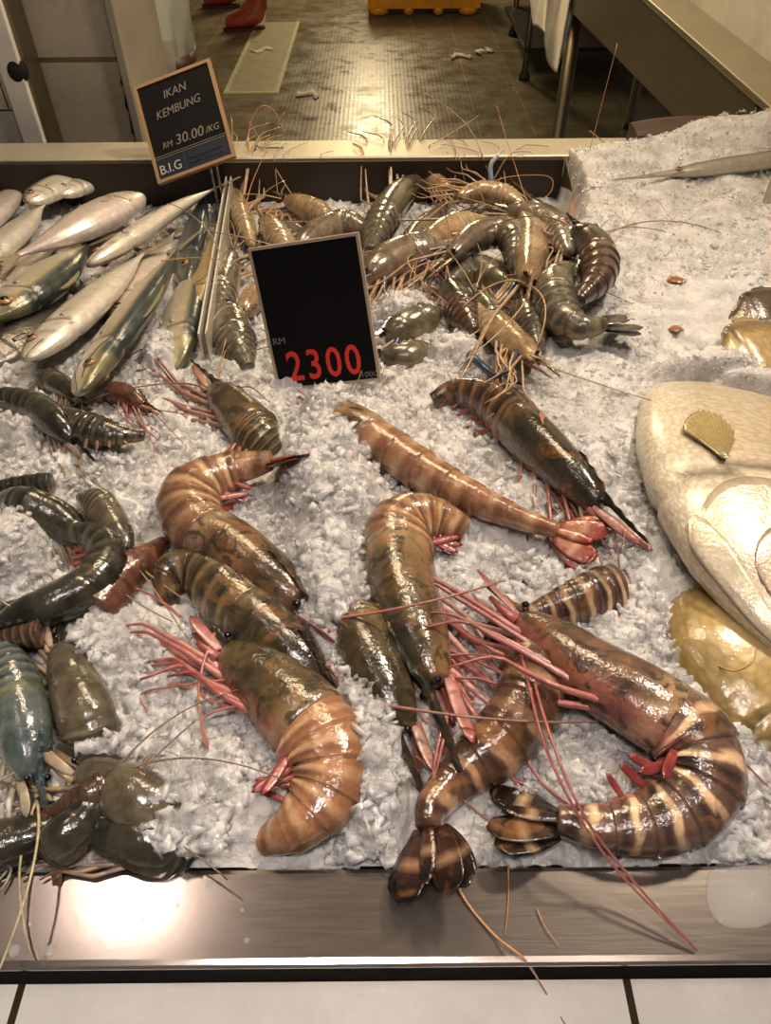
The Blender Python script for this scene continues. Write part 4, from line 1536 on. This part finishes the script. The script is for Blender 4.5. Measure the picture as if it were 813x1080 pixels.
river('yellow beige prawn hanging head down with dangling legs', [(552, 228), (558, 246), (560, 268), (556, 296)], .0185, pal='sand', seed=52, roll=60, dz=.040, legs=10, nant=3)
river('prawn with a leg fringe between the yellow beige one and the dark bin corner', [(600, 266), (590, 244), (574, 228), (560, 214)], .0155, pal='grey', seed=53, side=-1, dz=.028, nant=1, claws=0)
river('banded brown prawn outermost of the heap, against the white ice', [(610, 318), (630, 294), (626, 266), (606, 244)], .0180, pal='dark', seed=54, side=-1, roll=45, dz=.024, bandk=.6, car=.4)
river('curled grey prawn with its dark tail fan on the white ice', [(638, 342), (612, 345), (590, 330), (584, 302), (600, 282)], .0175, pal='green', seed=55, side=-1, roll=25, dz=.022, fan=True, fanroll=78, bandk=.7, car=.4)
river('dark banded prawn hanging down beneath the yellow beige one', [(568, 366), (561, 342), (552, 316)], .0140, pal='green', seed=56, roll=50, dz=.014, bandk=.8)
river('orange brown prawn below the arched prawn', [(500, 350), (486, 326), (470, 300)], .0150, pal='dark', seed=57, roll=50, dz=.018, side=-1)
river('grey green prawn low in the heap beside the orange brown one', [(534, 358), (520, 336), (504, 312)], .0150, pal='green', seed=58, roll=45, dz=.016)
river('prawn with a long bundle of pale legs pointing out over the ice', [(490, 318), (512, 336), (536, 356), (562, 378)], .0140, pal='sand', seed=59, roll=10, side=1, dz=.018, legs=10, legl=1.0, nant=1, scale_=True)
river('greenish prawn half buried in the ice beside the card', [(462, 328), (436, 342), (408, 354)], .0160, pal='green', seed=60, side=-1, dz=.008, nant=3)
river('drab prawn low by the bottom corner of the card', [(458, 372, -.01), (430, 378), (402, 376)], .0135, pal='green', seed=61, side=-1, dz=.004, nant=2)
river('dark green prawn between the steel divider and the card', [(262, 388, -.006), (248, 362), (240, 326)], .0180, pal='green', seed=62, side=-1, dz=.010, nant=3)
river('small amber prawn tucked behind the side of the card', [(282, 300), (269, 312), (256, 332)], .0125, pal='sand', seed=63, dz=.014, claws=0)
river('dark tangled prawn lying along the steel divider', [(226, 334), (237, 302), (246, 268)], .0140, pal='green', seed=64, dz=.014, nant=4)
river('grey prawn in shadow under the large green grey one', [(420, 300), (440, 250), (470, 222)], .0150, pal='green', seed=65, dz=.012, claws=0, nant=1)
river('dim prawn filling the gap behind the arched one', [(470, 300), (500, 285), (540, 305)], .0165, pal='green', seed=66, dz=.010, claws=1, nant=1)
river('brown prawn low between the curled grey one and the yellow beige one', [(596, 360), (580, 330), (566, 300)], .0140, pal='dark', seed=67, dz=.010, claws=1, nant=1)
river('dull prawn body low under the amber head', [(270, 262), (300, 246), (330, 262)], .0150, pal='green', seed=68, dz=.002, claws=0, nant=2)

# long feelers standing clear of the heap, each a loose feeler of its own
M_FEEL = plain('feeler', (176, 128, 84), .4)


def strand(label, pts, r=.0006, name='loose_feeler', mat=None, cat='feeler', group=None):
    pp = []
    for w in pts:
        if len(w) > 2 and w[2] == 'rim':
            pp.append(onz(w[0], w[1], ZR + .0012))
        elif len(w) > 2 and w[2] == 'ledge':
            pp.append(onz(w[0], w[1], .8015))
        elif len(w) > 3:
            pp.append(ony(w[0], w[1], w[3]))
        else:
            pp.append(at(w[0], w[1], w[2]))
    m = MB()
    p2, _ = catmull(pp, 34)
    m.tube(p2, lambda k: r * (1.15 - .6 * k), (.5, .4, .3), n=6)
    o = m.build(name, mat or M_FEEL, None, org=tuple(pp[0]))
    tag(o, label, cat, group)
    return o


strand('long thin feeler rising straight up past the back rim beside the white ice', [(600, 240, .01), (612, 196, 0, 1.06), (622, 158, 0, 1.08), (637, 100, 0, 1.10), (651, 46, 0, 1.12)], .0007)
strand('short reddish feeler bent over the back rim next to the upright one', [(622, 138, 0, 1.16), (640, 152, 0, 1.15), (668, 168, 0, 1.12)], .0008)
strand('feeler leaning over the back rim above the shiny eyed prawn', [(560, 226, .03), (548, 190, 0, 1.05), (532, 140, 0, 1.10), (524, 112, 0, 1.13)], .0006)
strand('orange feeler slanting across the floor view above the back rim', [(520, 196, .03), (498, 140, 0, 1.14), (470, 112, 0, 1.20), (445, 96, 0, 1.24)], .0006)
strand('looped orange feeler above the prawn with fringed legs', [(505, 196, .04), (540, 186, .04), (578, 186, .04), (582, 200, .035), (570, 212, .03)], .0007)
strand('pale feeler crossing the rim below the tan framed card', [(258, 250, .02), (262, 205, .05), (280, 160, 0, 1.13), (300, 118, 0, 1.16)], .0006)
strand('crossed brown feeler reaching up to the back rim by the amber head', [(312, 212, .02), (292, 180, .05), (276, 150, 0, 1.15), (262, 128, 0, 1.17)], .0007)
strand('arched feeler over the tiled floor between the card and the drain', [(262, 160, 0, 1.13), (264, 130, 0, 1.16), (276, 112, 0, 1.17), (290, 118, 0, 1.17), (300, 140, 0, 1.14)], .0006)
strand('thin curved hair lying on the steel rim', [(536, 912, 'rim'), (536, 950, 'rim'), (533, 984, 'rim')], .00035)
strand('long feeler trailing from the tail fan over the steel rim to the ledge', [(472, 902, .012), (488, 945, 'rim'), (520, 985, 'rim'), (553, 1012, 'rim'), (575, 1046, 'ledge'), (598, 1084, 'ledge')], .0007)
strand('short broken feeler on the middle of the steel rim', [(566, 958, 'rim'), (575, 978, 'rim'), (590, 998, 'rim')], .00035)
strand('long pale feeler lying across the smooth white ice', [(600, 318, .004), (650, 320, .004), (700, 318, .004)], .0004)
strand('curved feeler over the white ice beside the dark bin corner', [(640, 268, .01), (668, 226, .012), (690, 210, .01), (704, 226, .006), (722, 246, .003)], .0005)
strand('curled feeler on the yellow scaled fish', [(756, 702, .012), (775, 708, .022), (794, 698, .03), (797, 680, .03)], .0005)
strand('brown feeler across the dark backed mackerel and the divider', [(170, 275, .06), (205, 272, .05), (240, 275, .04), (262, 285, .03)], .0006)

m = MB()
pp, _ = catmull([at(496, 374, .012), at(506, 384, .016), at(522, 396, .012), at(552, 404, .01)], 16)
m.tube(pp, lambda k: .0042 * (1 - .35 * k), lin((46, 62, 86)), lin((36, 50, 72)), n=8)
tag(m.build('prawn_claw', M_LIMB, None, org=tuple(pp[0])), 'dark blue prawn claw lying on the ice under the bundle of pale legs', 'claw')
m = MB()
pp, _ = catmull([at(519, 200, .04), at(517, 178, .055), at(520, 170, .06), at(531, 160, .065)], 14)
m.tube(pp, lambda k: .0045 * (1 - .4 * k), lin((40, 60, 92)), lin((150, 160, 170)), n=8)
tag(m.build('prawn_claw', M_LIMB, None, org=tuple(pp[0])), 'blue prawn claw sticking up over the back rim', 'claw')

# wooden board lying on the back rim, half under ice
a, b = V((.362, 1.14, ZR + .001)), V((.62, 1.15, ZR + .001))
m = MB()
rg = random.Random(2)
P = []
for i in range(16):
    k = i / 15
    c = a.lerp(b, k)
    hgt = .026 + .003 * math.sin(k * 7) + .016 * k
    dp = .024 + .002 * math.sin(k * 11)
    P.append([c + V((0, -dp, 0)), c + V((0, dp, 0)), c + V((0, dp, hgt)), c + V((0, dp * .4, hgt + .003)), c + V((0, -dp * .6, hgt + .001)), c + V((0, -dp, hgt * .9))])
m.grid(P, [(.5, .5, .5)] * 16)
tag(m.build('wooden_board', plain('dark_wood', (58, 38, 26), .6), None, org=tuple(a), smooth=False), 'dark brown wooden board lying on the back rim under the ice heap', 'board')
# white stake at the picture edge
m = MB()
p = at(810, 212, 0)
m.tube([p - V((0, 0, .02)), p + V((0, .004, .03)), p + V((0, .008, .07))], .0055, (.6, .6, .6), n=12)
tag(m.build('sign_stake', plain('white_plastic', (206, 196, 180), .4), None, org=tuple(p)), 'white plastic stake standing in the ice by the needle nosed fish', 'stake')
# shell fragments in the ice
for i, (px, py, s) in enumerate(((714, 297, .013), (713, 348, .009), (428, 440, .006))):
    c = at(px, py, .002)
    m = MB()
    rg = random.Random(i + 5)
    P = []
    for k in range(5):
        u = k / 4
        w = s * math.sin(math.pi * (u * .8 + .1)) * .7
        P.append([c + V((s * (u - .5) * 1.6, w * math.cos(q) * (1 + rg.uniform(-.45, .45)), .18 * w * math.sin(q) + .2 * s * math.sin(u * 3))) for q in np.linspace(0, 2 * math.pi, 8, endpoint=False)])
    m.grid(P, [lin((140, 92, 54))] * 5)
    tag(m.build('shell_fragment', M_LIMB, None, org=tuple(c)), ['orange brown scrap of shell lying out in the middle of the smooth white ice', 'small brown shell scrap below the orange brown one on the white ice',
                                                               'tiny rust coloured shell scrap on the ice beside the long pale prawn'][i], 'scrap')

# ================================================================== ice
TB = np.random.default_rng(7).random((5, 256, 256))


def facets(X, Y, cell, tilt, hj, off):
    gx, gy = X / cell + off, Y / cell + off * 1.7
    ix, iy = np.floor(gx).astype(int), np.floor(gy).astype(int)
    best = np.full(X.shape, 1e9)
    h = np.zeros(X.shape)
    for dx in (-1, 0, 1):
        for dy in (-1, 0, 1):
            jx, jy = (ix + dx) % 256, (iy + dy) % 256
            px = ix + dx + TB[0, jx, jy]
            py = iy + dy + TB[1, jx, jy]
            ux, uy = gx - px, gy - py
            d = ux * ux + uy * uy
            hh = hj * (TB[2, jx, jy] - .5) + cell * tilt * ((TB[3, jx, jy] - .5) * ux + (TB[4, jx, jy] - .5) * uy)
            k = d < best
            best = np.where(k, d, best)
            h = np.where(k, hh, h)
    return h


def icefield():
    ys = [.1382]
    while ys[-1] < 1.184:
        ys.append(ys[-1] + .0013 + .0017 * ys[-1])
    ys = np.array(ys)
    xs = [0.0]
    while xs[-1] < 1.0:
        xs.append(xs[-1] + .0016 * (1 + max(0, xs[-1] - .25) * 2.2))
    xs = np.array(xs)
    xs = np.concatenate([-xs[:0:-1], xs])
    X, Y = np.meshgrid(xs, ys)
    mo = Hm(X, Y)
    h = Hs(X, Y) + mo
    smooth = sstep(.04, .22, X) * sstep(.33, .5, Y)          # the finer, snowy ice of the right-hand bed
    big = np.maximum(facets(X, Y, .0105, 1.2, .005, 3.3), facets(X, Y, .0068, 1.4, .005, 11.1))
    fine = np.maximum(facets(X, Y, .0062, 1.2, .003, 5.7), facets(X, Y, .0042, 1.2, .0025, 1.9))
    lump = facets(X, Y, .035, .3, .006, 8.8) * .0
    und = .0022 * (np.sin(X * 61 + 2 * np.sin(Y * 37)) + np.sin(Y * 53 + 2 * np.sin(X * 41)))
    h = h + big * (1 - smooth) + fine * (.35 + .45 * smooth) + und
    fr = sstep(.138, .15, Y)
    h = np.where(Y < .15, np.minimum(h, ZR - .001 + .004 * fr), h)
    lowb = (Y > 1.10) & (X < .27)
    h = np.where(lowb, np.minimum(h, ZR - .03), h)
    return X, Y, h


def build_ice():
    X, Y, Z = icefield()
    nr, nc = X.shape
    vs = np.stack([X, Y, Z], -1).reshape(-1, 3)
    i = np.arange((nr - 1) * nc).reshape(nr - 1, nc)[:, :-1].ravel()
    fs = np.stack([i, i + 1, i + nc + 1, i + nc], -1)
    # loose chips on top
    rg = np.random.default_rng(3)
    cu = np.array([[-1, -1, -1], [1, -1, -1], [1, 1, -1], [-1, 1, -1], [-1, -1, 1], [1, -1, 1], [1, 1, 1], [-1, 1, 1]], float)
    cf = np.array([[3, 2, 1, 0], [4, 5, 6, 7], [0, 1, 5, 4], [1, 2, 6, 5], [2, 3, 7, 6], [3, 0, 4, 7]])
    foot = np.array(FOOT)
    n = NCHIP
    y = .142 + (1.17 - .142) * rg.random(n) ** 1.7
    x = (rg.random(n) * 2 - 1) * (.24 + .42 * y)
    keep = np.ones(n, bool)
    mo = Hm(x, y)
    for fx, fy, fr in foot:
        keep &= ((x - fx) ** 2 + (y - fy) ** 2) > (fr * 1.05) ** 2 * (mo < .012)
    keep &= ~((y > 1.09) & (x < .28))
    x, y = x[keep], y[keep]
    sm = sstep(.04, .22, x) * sstep(.33, .5, y)
    sz = (.0012 + .0034 * rg.random(len(x)) ** 2.0) * (1 - .5 * sm)
    z = Hs(x, y) + Hm(x, y) + .0022 + sz * .3
    V_, F_ = [vs], [fs]
    base = len(vs)
    ax = rg.normal(size=(len(x), 3))
    ax /= np.linalg.norm(ax, axis=1)[:, None]
    an = rg.random(len(x)) * 6.28
    sc = np.stack([1.0 + .7 * rg.random(len(x)), .7 + .6 * rg.random(len(x)), .22 + .35 * rg.random(len(x))], -1) * sz[:, None]
    loc = cu[None] * (1 + .45 * (rg.random((len(x), 8, 3)) - .5)) * (.75 + .25 * (cu[None][..., 2:3] < 0))
    loc = loc * sc[:, None, :]
    c, s = np.cos(an)[:, None, None], np.sin(an)[:, None, None]
    k = ax[:, None, :]
    loc = loc * c + np.cross(np.broadcast_to(k, loc.shape), loc) * s + k * (k * loc).sum(-1, keepdims=True) * (1 - c)
    vv = loc + np.stack([x, y, z], -1)[:, None, :]
    V_.append(vv.reshape(-1, 3))
    F_.append((base + np.arange(len(x))[:, None, None] * 8 + cf[None]).reshape(-1, 4))
    va, fa = np.concatenate(V_), np.concatenate(F_)
    me = bpy.data.meshes.new('ice_bed')
    me.vertices.add(len(va))
    me.vertices.foreach_set('co', va.astype(np.float32).ravel())
    me.loops.add(fa.size)
    me.loops.foreach_set('vertex_index', fa.astype(np.int32).ravel())
    me.polygons.add(len(fa))
    me.polygons.foreach_set('loop_start', np.arange(0, fa.size, 4, dtype=np.int32))
    me.polygons.foreach_set('loop_total', np.full(len(fa), 4, np.int32))
    me.update(calc_edges=True)
    me.materials.append(M_ICE)
    me.materials.append(M_CHIP)
    mi = np.zeros(len(fa), np.int32)
    mi[len(fs):] = 1
    me.polygons.foreach_set('material_index', mi)
    o = bpy.data.objects.new('ice_bed', me)
    COL.objects.link(o)
    tag(o, 'white crushed ice filling the steel tray under the seafood', 'ice', kind='stuff')


NCHIP = 36000
build_ice()

# water drops on the front rim
rg = random.Random(9)
M_WATER, nt, b = newmat('water')
b.inputs['Base Color'].default_value = (.8, .8, .8, 1)
b.inputs['Roughness'].default_value = .03
b.inputs['IOR'].default_value = 1.33
b.inputs['Specular IOR Level'].default_value = .8
b.inputs['Alpha'].default_value = .12
for px, py, s in ((220, 934, 3), (15, 1003, 5), (52, 1003, 5), (152, 971, 3), (106, 958, 2), (260, 992, 2.5), (32, 975, 2.5), (187, 955, 2), (90, 945, 1.6), (165, 935, 1.6), (255, 960, 2), (692, 955, 3)):
    p = onz(px, py, ZR)
    m = MB()
    rr = s / 1750
    P = []
    for i in range(5):
        a = math.pi / 2 * i / 4.3
        P.append([V((p.x + rr * math.cos(a) * math.cos(q) * (1 + .15 * math.sin(3 * q)), p.y + rr * math.cos(a) * math.sin(q), ZR + .0001 + rr * .5 * math.sin(a))) for q in np.linspace(0, 2 * math.pi, 14, endpoint=False)])
    m.grid(P, [(1, 1, 1)] * 5)
    tag(m.build('water_drop', M_WATER, None, org=tuple(p)), 'small clear water drop standing on the steel front rim', 'drop', 'water drops on the front rim')
# puddle by the right end of the rim
out = [(745, 925), (750, 918), (775, 914), (805, 911), (830, 912), (835, 960), (812, 974), (790, 980), (765, 978), (750, 965), (744, 945)]
pp, _ = catmull([onz(x, y, ZR + .0001) for x, y in out + out[:1]], 48)
cn = V((0, 0, 0))
for p in pp[:-1]:
    cn += p / (len(pp) - 1)
m = MB()
P = [[p.copy() for p in pp[:-1]], [p.lerp(cn, .03) + V((0, 0, .0007)) for p in pp[:-1]], [p.lerp(cn, .12) + V((0, 0, .0009)) for p in pp[:-1]], [p.lerp(cn, .6) + V((0, 0, .0009)) for p in pp[:-1]]]
m.grid(P, [(1, 1, 1)] * 4)
tag(m.build('water_puddle', M_WATER, None, org=tuple(cn)), 'flat clear puddle of melt water on the steel rim below the snapper', 'puddle')

# ================================================================== light
def area(name, loc, size, power, rgb, target, shape='DISK', sy=None, spread=None):
    l = bpy.data.lights.new(name, 'AREA')
    l.shape = shape
    l.size = size
    if sy:
        l.size_y = sy
    l.energy = power
    l.color = lin(rgb)
    if spread:
        l.spread = spread
    o = bpy.data.objects.new(name, l)
    COL.objects.link(o)
    o.location = loc
    o.rotation_euler = (V(target) - V(loc)).to_track_quat('-Z', 'Y').to_euler()
    return o


area('counter_lamp', (-.62, .58, 2.36), .06, 2.3, (255, 234, 222), (-.3, .5, .86))
area('counter_lamp', (.75, 1.0, 2.3), .20, 25, (255, 236, 212), (.25, .65, .86))
area('counter_lamp', (.05, 1.35, 2.45), .18, 10, (255, 230, 200), (.0, .8, .86))
area('counter_lamp', (.45, -.05, 2.4), .20, 6, (255, 236, 226), (.3, .4, .86))
area('ledge_fill', (-.15, -.35, 2.7), .25, 2.0, (255, 242, 234), (-.10, -.10, .8), spread=math.radians(50))  # unseen fill added to brighten the white ledge
area('aisle_light', (-.12, 7.6, 1.9), 0.32, 60, (255, 230, 180), (-.1, 3.5, 0), 'RECTANGLE', 1.4)
area('aisle_light', (-.3, 2.1, 2.9), .5, 60, (255, 226, 180), (.1, 3.4, 0), 'RECTANGLE', 1.2)  # added fill, no fixture known: lifts the hanging cloth, splash panel and floor
w = bpy.data.worlds.new('room_light')
SC.world = w
w.use_nodes = True
bg = w.node_tree.nodes['Background']
bg.inputs['Color'].default_value = (*lin((226, 216, 204)), 1)
bg.inputs['Strength'].default_value = .15
SC.view_settings.view_transform = 'Standard'
SC.view_settings.look = 'None'
SC.view_settings.gamma = 1
SC.view_settings.use_curve_mapping = False
SC.view_settings.exposure = -0.1
SC.cycles.transparent_max_bounces = 24
SC.cycles.max_bounces = 8
SC.cycles.transmission_bounces = 6
SC.cycles.caustics_reflective = False
SC.cycles.caustics_refractive = False
SC.cycles.use_denoising = True
for o in SC.objects:
    if '_o' in o:
        del o['_o']
